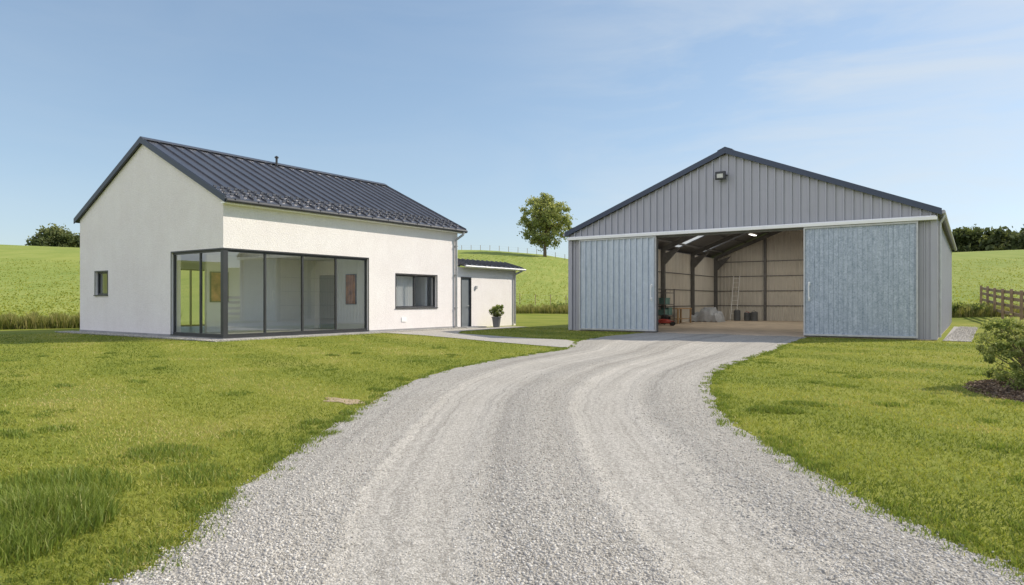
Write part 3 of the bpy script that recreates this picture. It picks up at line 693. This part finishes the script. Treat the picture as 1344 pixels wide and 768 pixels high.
# ------------------------------------------------------------ barn (local frame)
barn=empty('barn',(-8.62,27.206,0),'grey corrugated metal barn with open galvanised sliding doors','barn',rotz=math.radians(1))
m_clad=M('grey_cladding',(.39,.395,.44),.45,.1,var=.05,vs=1,streak=.12)
m_line=M('beige_liner_sheet',(.66,.63,.57),.7,.0,var=.06,vs=1,streak=.15)
m_navy=M('dark_trim_metal',(.05,.065,.10),.4,.3,var=.1)
m_steel=M('steel_frame_paint',(.16,.16,.16),.6,.2,var=.2,vs=4)
m_conc=M('barn_floor_concrete',(.52,.43,.33),.85,var=.2,vs=1.2,bs=20,bstr=.2)
def galv(name,dark,light,scale,mott):
    m,nt,out=newmat(name)
    tc=N(nt,'ShaderNodeTexCoord').outputs['Object']
    dn=N(nt,'ShaderNodeVectorMath',operation='ADD'); nn=N(nt,'ShaderNodeTexNoise'); nn.inputs['Scale'].default_value=6; L(nt,tc,nn.inputs['Vector'])
    sc_=N(nt,'ShaderNodeVectorMath',operation='SCALE'); L(nt,nn.outputs[1],sc_.inputs[0]); sc_.inputs['Scale'].default_value=.12
    L(nt,tc,dn.inputs[0]); L(nt,sc_.outputs[0],dn.inputs[1])
    vo=N(nt,'ShaderNodeTexVoronoi'); vo.inputs['Scale'].default_value=scale; L(nt,dn.outputs[0],vo.inputs['Vector'])
    sp=N(nt,'ShaderNodeSeparateColor'); L(nt,vo.outputs['Color'],sp.inputs[0])
    n_=noise(nt,mapping(nt,tc,(1.6,1.6,.8)),4.5,10,.72)
    f=math_(nt,'ADD',math_(nt,'MULTIPLY',sp.outputs[0],mott),math_(nt,'MULTIPLY',n_,1-mott*.5))
    c=ramp(nt,f,[(.30,dark),(.78,light)])
    n2=noise(nt,mapping(nt,tc,(5,5,.4)),1.4,5,.6)
    c=mixc(nt,.5,c,ramp(nt,n2,[(.35,(.75,.78,.81)),(.65,(1.1,1.09,1.08))]),'MULTIPLY')
    p=N(nt,'ShaderNodeBsdfPrincipled'); L(nt,c,p.inputs['Base Color']); p.inputs['Metallic'].default_value=.2
    L(nt,ramp(nt,sp.outputs[1],[(0,(.28,)*3),(1,(.48,)*3)]),p.inputs['Roughness'])
    L(nt,p.outputs[0],out.inputs[0]); return m
m_galv1=galv('galvanised_sheet',(.45,.51,.58),(.62,.68,.75),22,.12)
m_galv2=galv('weathered_galvanised_sheet',(.24,.30,.37),(.53,.59,.665),26,.28)
WB=7.1; DB=20.5
def bz(x): return 7.36-.405*abs(x)
def corr(mb,axis,c,sgn,a0,a1,z0,ztop,p=.3,d=.035,w0=.55,w1=.07):
    zt=ztop if callable(ztop) else (lambda a:ztop)
    zb_=z0 if callable(z0) else (lambda a:z0)
    pts=[]; a=a0
    while a<a1-1e-6:
        for f,o in ((0,0),(w0,0),(w0+w1,d),(1-w1,d)):
            q=a+f*p
            if q<a1: pts.append((q,o))
        a+=p
    pts.append((a1,0))
    vs=[]
    for q,o in pts:
        cc=c+sgn*o
        for z in (zb_(q),zt(q)): vs.append((q,cc,z) if axis=='x' else (cc,q,z))
    mb.add(vs,[(2*i,2*i+2,2*i+3,2*i+1) for i in range(len(pts)-1)])
gt=lambda x: bz(x)-.14
mb=MB()
corr(mb,'x',0,-1,-WB,WB,4.22,gt,.30,.065,.74,.035)
mb.make('gable_cladding',m_clad,barn)
mb=MB()
corr(mb,'x',0,-1,-WB,-2.9,0.03,4.215,.30,.04,.78,.05); corr(mb,'x',0,-1,2.92,WB,.03,4.215,.30,.04,.78,.05)
corr(mb,'y',WB,1,0,DB,.03,4.42,.3,.035); corr(mb,'y',-WB,-1,0,DB,.03,4.42,.3,.035)
corr(mb,'x',DB,1,-WB,WB,.03,gt,.3,.035)
mb.make('wall',m_clad,barn)
mb=MB()
corr(mb,'y',WB-.28,-1,.1,DB-.1,.03,4.3,.25,.05); corr(mb,'y',-WB+.28,1,.1,DB-.1,.03,4.3,.25,.05)
corr(mb,'x',DB-.2,-1,-WB+.28,WB-.28,.03,lambda x:gt(x)-.12,.25,.05)
mb.box(-WB+.1,-2.95,.08,.1,.03,4.2); mb.box(2.97,WB-.1,.08,.1,.03,4.2)
mb.make('interior_lining',m_line,barn)
mb=MB(); mb.box(-WB-.03,WB+.03,-.02,DB+.03,-.1,.028); mb.make('floor',m_conc,barn)
mb=MB(); mb.box(-WB-.02,WB+.06,-.29,-.075,4.10,4.20); mb.make('door_rail',m_white,barn,label='long white sliding door rail')
mb=MB(); mb.box(-WB-.02,WB+.02,-.095,-.067,4.202,4.26); mb.make('flashing',m_white,barn)
mb=MB(); mb.box(WB-.14,WB+.05,-.085,-.043,.03,4.09); mb.box(WB+.036,WB+.06,-.042,.14,.03,4.4); mb.make('corner_trim',m_clad,barn)
mb=MB(); mb.box(-WB-.05,-WB+.14,-.085,-.043,.03,4.09); mb.box(-WB-.06,-WB-.036,-.042,.14,.03,4.4); mb.make('corner_trim',m_clad,barn)
mb=MB(); mb.box(-3.02,-2.9,-.06,.12,.03,4.1); mb.box(2.92,3.04,-.06,.12,.03,4.1); mb.box(-3.02,3.04,-.04,.14,4.02,4.1) ; mb.make('door_frame',m_steel,barn)
m_rl,nt,out=newmat('translucent_rooflight')
tb=N(nt,'ShaderNodeBsdfTranslucent'); tcn=N(nt,'ShaderNodeTexCoord').outputs['Object']
L(nt,ramp(nt,noise(nt,tcn,3,4),[(.3,(.62,.64,.62)),(.7,(.74,.76,.74))]),tb.inputs[0])
db_=N(nt,'ShaderNodeBsdfDiffuse'); db_.inputs[0].default_value=(.6,.62,.6,1)
mx=N(nt,'ShaderNodeMixShader'); mx.inputs[0].default_value=.3; L(nt,tb.outputs[0],mx.inputs[1]); L(nt,db_.outputs[0],mx.inputs[2]); L(nt,mx.outputs[0],out.inputs[0])
m_broof=M('barn_roof_sheet',(.16,.165,.175),.5,.2,var=.1,streak=.2)
OV=.17; Yf=-.16; Yb=DB+.2
mb=MB(); RLs=[]
def slab(mbx,xa,xb,ya,yb,t=.07,off=0):
    mbx.hexa([(xa,ya,bz(xa)-t+off),(xb,ya,bz(xb)-t+off),(xb,yb,bz(xb)-t+off),(xa,yb,bz(xa)-t+off),(xa,ya,bz(xa)+off),(xb,ya,bz(xb)+off),(xb,yb,bz(xb)+off),(xa,yb,bz(xa)+off)])
for s in (1,-1):
    segs=[Yf,6.6,7.6,11.4,12.9,16.0,17.5,Yb]
    for k in range(len(segs)-1):
        ya,yb=segs[k],segs[k+1]
        if k%2==0:
            xa,xb=(0,WB+OV) if s>0 else (-WB-OV,0); slab(mb,xa,xb,ya,yb)
        else:
            g0=4.6 if k<=1 else 3.0
            for a,b,l in ((0,g0,0),(g0,6.7,1),(6.7,WB+OV,0)):
                xa,xb=(a,b) if s>0 else (-b,-a)
                if l: q=MB(); q.add([(xa,ya,bz(xa)-.02),(xb,ya,bz(xb)-.02),(xb,yb,bz(xb)-.02),(xa,yb,bz(xa)-.02)],[(0,1,2,3)]); RLs.append(q)
                else: slab(mb,xa,xb,ya,yb)
    yy=Yf+.05
    while yy<Yb:
        if not any(segs[k]-.05<yy<segs[k+1] for k in (1,3,5)):
            xa,xb=(0,WB+OV) if s>0 else (-WB-OV,0); slab(mb,xa,xb,yy,yy+.05,.03,.032)
        yy+=.5
broof=mb.make('roof',m_broof,barn)
for q in RLs: q.make('rooflight',m_rl,broof)
for ya,yb in ((Yf-.03,Yf-.002),(Yb+.002,Yb+.03)):
    mb=MB()
    for xa,xb in ((0,WB+OV+.02),(0,-WB-OV-.02)):
        mb.hexa([(xa,ya,bz(xa)-.15),(xb,ya,bz(xb)-.15),(xb,yb,bz(xb)-.15),(xa,yb,bz(xa)-.15),(xa,ya,bz(xa)+.07),(xb,ya,bz(xb)+.07),(xb,yb,bz(xb)+.07),(xa,yb,bz(xa)+.07)])
    mb.make('verge_trim',m_navy,broof)
mb=MB()
for s in (1,-1):
    mb.hexa([(0,Yf-.03,7.435),(s*.3,Yf-.03,7.315),(s*.3,Yb,7.315),(0,Yb,7.435),(0,Yf-.03,7.47),(s*.3,Yf-.03,7.345),(s*.3,Yb,7.345),(0,Yb,7.47)])
mb.make('ridge_cap',m_navy,broof)
for s in (1,-1):
    mb=MB(); xg=s*(WB+OV+.06); mb.tube((xg,Yf,4.36),(xg,Yb,4.36),.065,n=12); mb.make('gutter',m_clad,barn)
mb=MB(); xg=WB+OV+.06
mb.path([(xg,.25,4.3),(xg,.25,4.2),(WB+.12,.25,4.0),(WB+.12,.25,.1)],.045,10); mb.make('downpipe',m_zinc,barn)
for yy in (.45,5.2,10.2,15.2,19.9):
    mb=MB()
    for s in (1,-1):
        a=s*(WB-.34); b=s*(WB-.56)
        mb.box(min(a,b),max(a,b),yy-.07,yy+.07,.03,4.25)
        xb=s*(WB-.36)
        mb.hexa([(0,yy-.07,bz(0)-.55),(xb,yy-.07,bz(xb)-.45),(xb,yy+.07,bz(xb)-.45),(0,yy+.07,bz(0)-.55),(0,yy-.07,bz(0)-.28),(xb,yy-.07,bz(xb)-.2),(xb,yy+.07,bz(xb)-.2),(0,yy+.07,bz(0)-.28)])
        mb.hexa([(s*(WB-.56),yy-.06,3.45),(s*(WB-.57),yy-.06,3.45),(s*(WB-.57),yy+.06,3.45),(s*(WB-.56),yy+.06,3.45),(s*(WB-.56),yy-.06,4.1),(s*(WB-1.5),yy-.06,4.42),(s*(WB-1.5),yy+.06,4.42),(s*(WB-.56),yy+.06,4.1)])
    mb.make('steel_frame',m_steel,barn)
for x in (-3.4,0,3.4): mb=MB(); mb.box(x-.08,x+.08,DB-.42,DB-.26,.03,bz(x)-.3); mb.make('gable_post',m_steel,barn)
for x in (-6.2,-4.7,-3.2,-1.7,-.4,.4,1.7,3.2,4.7,6.2): mb=MB(); mb.box(x-.04,x+.04,.1,DB-.21,bz(x)-.19,bz(x)-.08); mb.make('purlin',m_steel,barn)
for z in (1.0,2.0,3.0):
    for s in (1,-1):
        mb=MB(); a,b=sorted((s*(WB-.335),s*(WB-.352))); mb.box(a,b,.2,DB-.25,z,z+.05); mb.make('wall_girt',m_steel,barn)
for z in (1.0,2.0,3.0,4.0): mb=MB(); mb.box(-WB+.36,WB-.36,DB-.27,DB-.252,z,z+.05); mb.make('wall_girt',m_steel,barn)
# fill lamps added under the barn roof to brighten the interior
m_fill_glow,nt,out=newmat('fill_lamp_glow')
em=N(nt,'ShaderNodeEmission'); em.inputs[0].default_value=(1,.95,.85,1); em.inputs[1].default_value=4; L(nt,em.outputs[0],out.inputs[0])
for lx,ly in ((-3.0,8.5),(-3.0,15.5),(3.0,8.5),(3.0,15.5)):
    zc=bz(lx)-.75
    cl_=bpy.data.objects.new('added_fill_lamp',None); COL.objects.link(cl_); cl_.parent=barn
    mb=MB(); mb.box(lx-.12,lx+.12,ly-.6,ly+.6,zc,zc+.08); mb.tube((lx,ly-.4,zc+.08),(lx,ly-.4,zc+.5),.01,n=6); mb.tube((lx,ly+.4,zc+.08),(lx,ly+.4,zc+.5),.01,n=6); mb.make('fill_lamp_housing',m_white,cl_)
    mb=MB(); mb.box(lx-.09,lx+.09,ly-.57,ly+.57,zc-.02,zc-.001); mb.make('fill_lamp_tube',m_fill_glow,cl_)
    al_=bpy.data.lights.new('added_fill_light','AREA'); al_.shape='RECTANGLE'; al_.size=.2; al_.size_y=1.1; al_.energy=75; al_.color=(1,.94,.84)
    ao=bpy.data.objects.new('added_fill_light',al_); COL.objects.link(ao); ao.parent=cl_; ao.location=(lx,ly,zc-.04)
def door(x0,x1,mat,lab,p,hx,dd,w0,w1):
    mb=MB(); y=-.15
    corr(mb,'x',y,-1,x0+.05,x1-.05,.13,4.03,p,dd,w0,w1)
    mb.box(x0+.02,x1-.02,y+.003,y+.02,.13,4.03)
    o=mb.make('door',mat,barn,label=lab)
    mb=MB(); mb.box(x0,x0+.05,y-.075,y+.04,.07,4.09); mb.box(x1-.05,x1,y-.075,y+.04,.07,4.09)
    mb.box(x0+.051,x1-.051,y-.07,y+.035,.07,.135); mb.box(x0+.051,x1-.051,y-.07,y+.035,4.02,4.09)
    mb.make('door_edge',m_zinc,o)
    mb=MB(); hy=y-.17; mb.path([(hx,y-.06,1.42),(hx,hy,1.42),(hx,hy,2.0),(hx,y-.06,2.0)],.022,8)
    mb.box(hx-.035,hx+.035,y-.082,y-.07,1.36,1.50); mb.box(hx-.035,hx+.035,y-.082,y-.07,1.92,2.06); mb.make('handle',m_white,o)
door(-6.52,-2.88,m_galv1,'ribbed pale galvanised sliding door',.27,-3.06,.07,.80,.02)
door(2.93,6.60,m_galv2,'mottled weathered galvanised sliding door',.16,3.13,.03,.72,.04)
fl=bpy.data.objects.new('floodlight',None); COL.objects.link(fl); fl.parent=barn; fl.empty_display_size=.2
mb=MB(); mb.box(-.34,.06,-.36,-.22,6.16,6.48); mb.make('housing',m_frame,fl,bev=.02)
mb=MB(); mb.box(-.26,-.02,-.375,-.362,6.22,6.38); mb.make('lens',M('lamp_lens',(.55,.55,.5),.2,var=.1,vs=20),fl)
mb=MB(); mb.path([(-.36,-.29,6.33),(-.38,-.1,6.33),(.10,-.1,6.33),(.08,-.29,6.33)],.015); mb.box(-.22,-.06,-.12,-.04,6.26,6.4); mb.make('bracket',m_frame,fl)
def bl(x,y):
    a=math.radians(1); return (-8.62+x*math.cos(a)-y*math.sin(a),27.206+x*math.sin(a)+y*math.cos(a))
m_red=M('red_paint',(.42,.05,.035),.4,var=.1); m_rub=M('black_rubber',(.04,.04,.04),.8,var=.2)
m_drum=M('grey_plastic',(.12,.13,.14),.6,var=.2)
mx_,my_=bl(-5.5,7.4)
e=empty('lawn_mower',(mx_,my_,.03),'red lawn mower with black engine and folded handle','lawn mower',rotz=.5)
mb=MB(); mb.lathe((0,0,.14),[(.36,0),(.38,.05),(.34,.16),(.2,.22)],20); mb.box(-.5,.5,-.27,.27,.13,.25); mb.make('deck',m_red,e,bev=.03)
mb=MB(); mb.lathe((.05,0,.35),[(.19,0),(.2,.14),(.16,.22),(.08,.25)],18); mb.box(.1,.32,-.12,.12,.34,.5); mb.make('engine',m_rub,e,bev=.01)
for sx in (-.42,.42):
    for sy in (-.3,.3):
        mb=MB(); mb.tube((sx,sy-.035,.12),(sx,sy+.035,.12),.12,n=20); mb.make('wheel',m_rub,e)
mb=MB(); mb.path([(-.4,-.22,.25),(-1.05,-.22,.95),(-1.1,.22,.98),(-.4,.22,.25)],.015); mb.make('handle',m_steel,e)
mb=MB(); mb.hexa([(-.95,-.2,.2),(-.5,-.2,.15),(-.5,.2,.15),(-.95,.2,.2),(-1.0,-.2,.5),(-.45,-.2,.4),(-.45,.2,.4),(-1.0,.2,.5)]); mb.make('grass_box',m_rub,e,bev=.03)
tx_,ty_=bl(-6.0,15.6)
m_tarp=M('grey_tarpaulin',(.40,.42,.45),.5,var=.2,bs=4,bstr=.6,bd=.08)
nx_=30; V=[];F=[]
for i_ in range(nx_+1):
    for j_ in range(nx_+1):
        u=i_/nx_*2-1; w=j_/nx_*2-1; r_=max(abs(u),abs(w))
        step=.45+.32*(u>-.15)-.2*(u>.55)+.12*(w>.2)
        z=step*(1-r_**10)+.03*math.sin(17*u+9*w)+.03*math.sin(11*w)
        V.append((u*1.05*(1+.05*math.sin(9*w)),w*.7*(1+.05*math.sin(8*u)),max(0,z)))
for i_ in range(nx_):
    for j_ in range(nx_): b=i_*(nx_+1)+j_; F.append((b,b+nx_+1,b+nx_+2,b+1))
mb=MB(); mb.add(V,F); o=mb.make('tarpaulin_pile',m_tarp,smooth=True); o.location=(tx_,ty_,.03); tag(o,'grey tarpaulin draped over a low stack','covered stack')
for k,(lx,ly,hh) in enumerate(((-4.9,18.9,.7),(-4.3,19.2,.55),(-3.8,19.0,.6))):
    wx,wy=bl(lx,ly); e=empty('drum',(wx,wy,.03),'small dark plastic drum on the barn floor','drum',group='drums along the back wall')
    mb=MB(); mb.lathe((0,0,0),[(.2,0),(.22,.03),(.22,hh*.33),(.235,hh*.36),(.22,hh*.4),(.22,hh*.9),(.19,hh)],20); mb.make('drum_body',m_drum,e,smooth=False)
    mb=MB(); mb.tube((.08,0,hh),(.08,0,hh+.04),.04); mb.path([(-.1,0,hh-.01),(-.1,0,hh+.07),(.0,0,hh+.07),(.0,0,hh-.01)],.012); mb.make('drum_cap',m_red if k==1 else m_steel,e)
m_wood=M('tool_wood',(.45,.30,.16),.7,var=.2)
wx,wy=bl(-6.3,5.8); e=empty('garden_rake',(wx,wy,.03),'wooden-handled rake leaning on the barn wall','rake')
mb=MB(); mb.tube((0.25,0,0),(-.2,.05,1.75),.02); mb.make('handle',m_wood,e)
mb=MB(); mb.tube((.0,-.25,1.75),(-.25,.3,1.75),.016)
for k in range(9): t_=k/8; mb.tube((-.25*t_,-.25+.55*t_,1.75),(-.25*t_+.02,-.25+.55*t_,1.66),.008)
mb.make('rake_head',m_steel,e)
wx,wy=bl(-6.3,6.6); e=empty('shovel',(wx,wy,.03),'steel shovel with wooden handle leaning on the wall','shovel')
mb=MB(); mb.tube((0.3,0,0.3),(-.2,.05,1.5),.02); mb.tube((-.2,-.02,1.5),(-.2,.12,1.5),.016); mb.make('handle',m_wood,e)
mb=MB(); mb.hexa([(.34,-.03,0),(.35,-.03,0),(.35,.03,0),(.34,.03,0),(.24,-.12,.34),(.26,-.12,.34),(.26,.12,.34),(.24,.12,.34)]); mb.make('blade',m_steel,e)
wx,wy=bl(-5.2,19.6); e=empty('ladder',(wx,wy,.03),'light aluminium ladder leaning on the back wall','ladder')
for s in (-.2,.2): mb=MB(); mb.tube((s,0-.5,0),(s,.25,3.0),.025); mb.make('rail',m_white,e)
for k in range(10): mb=MB(); t_=(k+.5)/10; mb.tube((-.2,-.5+.75*t_,3*t_),(.2,-.5+.75*t_,3*t_),.014); mb.make('rung',m_white,e)
wx,wy=bl(-6.2,11.6); e=empty('workbench',(wx,wy,.03),'simple wooden workbench against the barn wall','workbench')
mb=MB(); mb.box(-.35,.35,-1.1,1.1,.84,.9); mb.make('bench_top',m_wood,e)
for a in (-.3,.3):
    for b in (-1.0,1.0): mb=MB(); mb.box(a-.04,a+.04,b-.04,b+.04,0,.838); mb.make('leg',m_wood,e)
mb=MB(); mb.box(-.3,.3,-.955,.955,.25,.28); mb.make('bench_shelf',m_wood,e)
wx,wy=bl(-6.15,9.2); e=empty('storage_rack',(wx,wy,.03),'dark steel storage rack against the barn wall','rack')
for a in (-.25,.25):
    for b in (-.7,.7): mb=MB(); mb.box(a-.025,a+.025,b-.025,b+.025,0,2.0); mb.make('upright',m_steel,e)
for z in (.5,1.1,1.75): mb=MB(); mb.box(-.27,.27,-.74,.74,z,z+.04); mb.make('shelf',m_steel,e)
m_crate=M('crate_plastic',(.12,.24,.22),.6,var=.2)
for (yy,zz,w_,h_) in ((-.4,.54,.5,.3),(.3,.54,.55,.4),(-.1,1.14,.6,.35)):
    cx_,cy_=bl(-6.15,9.2+yy); o=MB()
    a,b,t_=.2,w_/2,.02
    o.box(-a,a,-b,b,0,t_); o.box(-a,-a+t_,-b,b,t_,h_); o.box(a-t_,a,-b,b,t_,h_); o.box(-a+t_,a-t_,-b,-b+t_,t_,h_); o.box(-a+t_,a-t_,b-t_,b,t_,h_)
    for s in (-1,1): o.box(-a-.015,a+.015,min(s*b,s*(b+.015)),max(s*b,s*(b+.015)),h_-.05,h_+.001); o.box(min(s*a,s*(a+.015)),max(s*a,s*(a+.015)),-b,b,h_-.05,h_+.001)
    c=o.make('storage_crate',m_crate); c.location=(cx_,cy_,.03+zz); tag(c,'dull green plastic storage crate on a steel rack','crate',group='crates on the storage rack')

# ------------------------------------------------------------ fences
m_fw=M('weathered_fence_wood',(.33,.24,.16),.9,var=.3,vs=6,streak=.4)
def railfence(pts,label):
    fx,fy=pts[0]; fz=float(terr(fx,fy)); e=empty('wooden_fence',(fx,fy,fz),label,'fence'); posts=[]
    for (ax,ay),(bx,by) in zip(pts[:-1],pts[1:]):
        n_=max(1,round(math.hypot(bx-ax,by-ay)/2.6))
        for k in range(n_): t_=k/n_; posts.append((ax+(bx-ax)*t_,ay+(by-ay)*t_))
    posts.append(pts[-1])
    P=[]
    for x_,y_ in posts:
        z_=float(terr(x_,y_)); P.append(Vector((x_-fx,y_-fy,z_-fz))); mbp=MB()
        mbp.box(x_-fx-.075,x_-fx+.075,y_-fy-.075,y_-fy+.075,z_-fz-.3,z_-fz+1.78+random.uniform(-.03,.05)); mbp.make('post',m_fw,e)
    for z in (.3,.72,1.14,1.5):
        mbr=MB()
        for a,b in zip(P[:-1],P[1:]):
            d=(b-a); nrm=Vector((-d.y,d.x,0)).normalized(); o_=nrm*.095; q=[]
            j=random.uniform(-.02,.02)
            for zz in (z+j,z+.18+j):
                q+= [a+o_-nrm*.015+Vector((0,0,zz)),b+o_-nrm*.015+Vector((0,0,zz)),b+o_+nrm*.015+Vector((0,0,zz)),a+o_+nrm*.015+Vector((0,0,zz))]
            mbr.hexa(q)
        mbr.make('rail',m_fw,e)
railfence([(-.5,57.0),(1.35,44.5),(2.6,36),(3.3,31),(5.0,24)],'brown wooden post-and-rail fence at the lawn edge')
def wirefence(pts,hh,label,r=.05,wr=.008):
    fx,fy=pts[0]; fz=float(terr(fx,fy)); e=empty('wire_fence',(fx,fy,fz),label,'fence'); prev=None; b_=[MB(),MB()]
    for x_,y_ in pts:
        z_=float(terr(x_,y_)); p=Vector((x_-fx,y_-fy,z_-fz)); a_=MB(); a_.tube(p-Vector((0,0,.3)),p+Vector((random.uniform(-.03,.03),0,hh)),r,r,6); a_.make('post',m_fw,e)
        if prev is not None:
            for q,z in zip(b_,(.5,.9)): q.tube(prev+Vector((0,0,z*hh)),p+Vector((0,0,z*hh)),wr,n=4)
        prev=p
    for q in b_: q.make('wire',m_zinc,e)
wirefence([pol(-5+11*k/14,158-26*k/14) for k in range(15)],1.15,'thin post-and-wire fence along the hill crest',.05)
wirefence([pol(-3.2+9*k/7,66+.2*k) for k in range(8)],1.1,'thin post-and-wire fence along the meadow',.035,.004)

# ------------------------------------------------------------ sky, sun, camera
az=math.radians(50); el=math.radians(38)
sv=Vector((math.cos(az)*math.cos(el),math.sin(az)*math.cos(el),math.sin(el)))
w=bpy.data.worlds.new('World'); S.world=w; w.use_nodes=True; nt=w.node_tree; nt.nodes.clear()
wo=N(nt,'ShaderNodeOutputWorld'); bg=N(nt,'ShaderNodeBackground'); bg.inputs[1].default_value=.15
sky=N(nt,'ShaderNodeTexSky'); sky.sky_type='NISHITA'; sky.sun_disc=False; sky.sun_elevation=el; sky.sun_rotation=math.pi/2-az
sky.air_density=1.0; sky.dust_density=.7; sky.ozone_density=1.6; sky.altitude=100
tc=N(nt,'ShaderNodeTexCoord').outputs['Generated']
mp=N(nt,'ShaderNodeMapping'); mp.inputs['Rotation'].default_value=(.2,-.12,math.radians(-35)); mp.inputs['Scale'].default_value=(1.6,1.6,7.5); L(nt,tc,mp.inputs[0])
c1=N(nt,'ShaderNodeTexNoise'); c1.inputs['Scale'].default_value=1.7; c1.inputs['Detail'].default_value=9; c1.inputs['Roughness'].default_value=.58; c1.inputs['Distortion'].default_value=.6; L(nt,mp.outputs[0],c1.inputs['Vector'])
fw=Vector((-S35,C35,0)); rt=Vector((C35,S35,0)); cd=(fw+.68*rt+.30*Vector((0,0,1))).normalized()
nrm=N(nt,'ShaderNodeVectorMath',operation='NORMALIZE'); L(nt,tc,nrm.inputs[0]); dirv=nrm.outputs[0]
def dotmask(d,a,b,lo,hi):
    mr=N(nt,'ShaderNodeMapRange'); mr.interpolation_type='SMOOTHSTEP'; L(nt,vmath(nt,'DOT_PRODUCT',dirv,tuple(d.normalized())),mr.inputs[0])
    mr.inputs[1].default_value=a; mr.inputs[2].default_value=b; mr.inputs[3].default_value=lo; mr.inputs[4].default_value=hi; return mr.outputs[0]
cf=ramp(nt,c1.outputs[0],[(.38,(0,0,0)),(.8,(.8,)*3)])
cfm=math_(nt,'MULTIPLY',cf,dotmask(cd,.80,1.0,.12,1),True)
skc=mixc(nt,1.0,sky.outputs[0],(1.60,1.62,1.55),'MULTIPLY')
skc=vmath(nt,'DIVIDE',skc,vmath(nt,'ADD',vmath(nt,'MULTIPLY',skc,(.105,.085,.065)),(1,1,1)))
skc=mixc(nt,cfm,skc,(5.0,5.3,5.5))
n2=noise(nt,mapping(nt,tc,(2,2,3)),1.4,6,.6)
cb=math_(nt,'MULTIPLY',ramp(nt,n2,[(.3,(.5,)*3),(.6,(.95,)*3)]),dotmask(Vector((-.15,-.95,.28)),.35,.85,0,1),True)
skc=mixc(nt,cb,skc,(8.4,8.4,9.2))  # unseen bright cloud bank behind the camera, added to light the gable
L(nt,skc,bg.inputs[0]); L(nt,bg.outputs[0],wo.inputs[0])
sl=bpy.data.lights.new('sun','SUN'); sl.energy=5.0; sl.angle=math.radians(.5); sl.color=(1,.905,.76)
so=bpy.data.objects.new('sun',sl); COL.objects.link(so); so.rotation_euler=sv.to_track_quat('Z','Y').to_euler(); so.location=(30,20,40)
cam=bpy.data.cameras.new('camera'); co=bpy.data.objects.new('camera',cam); COL.objects.link(co)
co.location=(0,0,1.35); co.rotation_euler=(math.radians(90),0,math.radians(35)); cam.lens=24; cam.sensor_width=36; cam.shift_y=.0082
cam.clip_end=8000; cam.clip_start=.05
S.camera=co
S.view_settings.view_transform='Standard'; S.view_settings.look='None'; S.view_settings.exposure=0
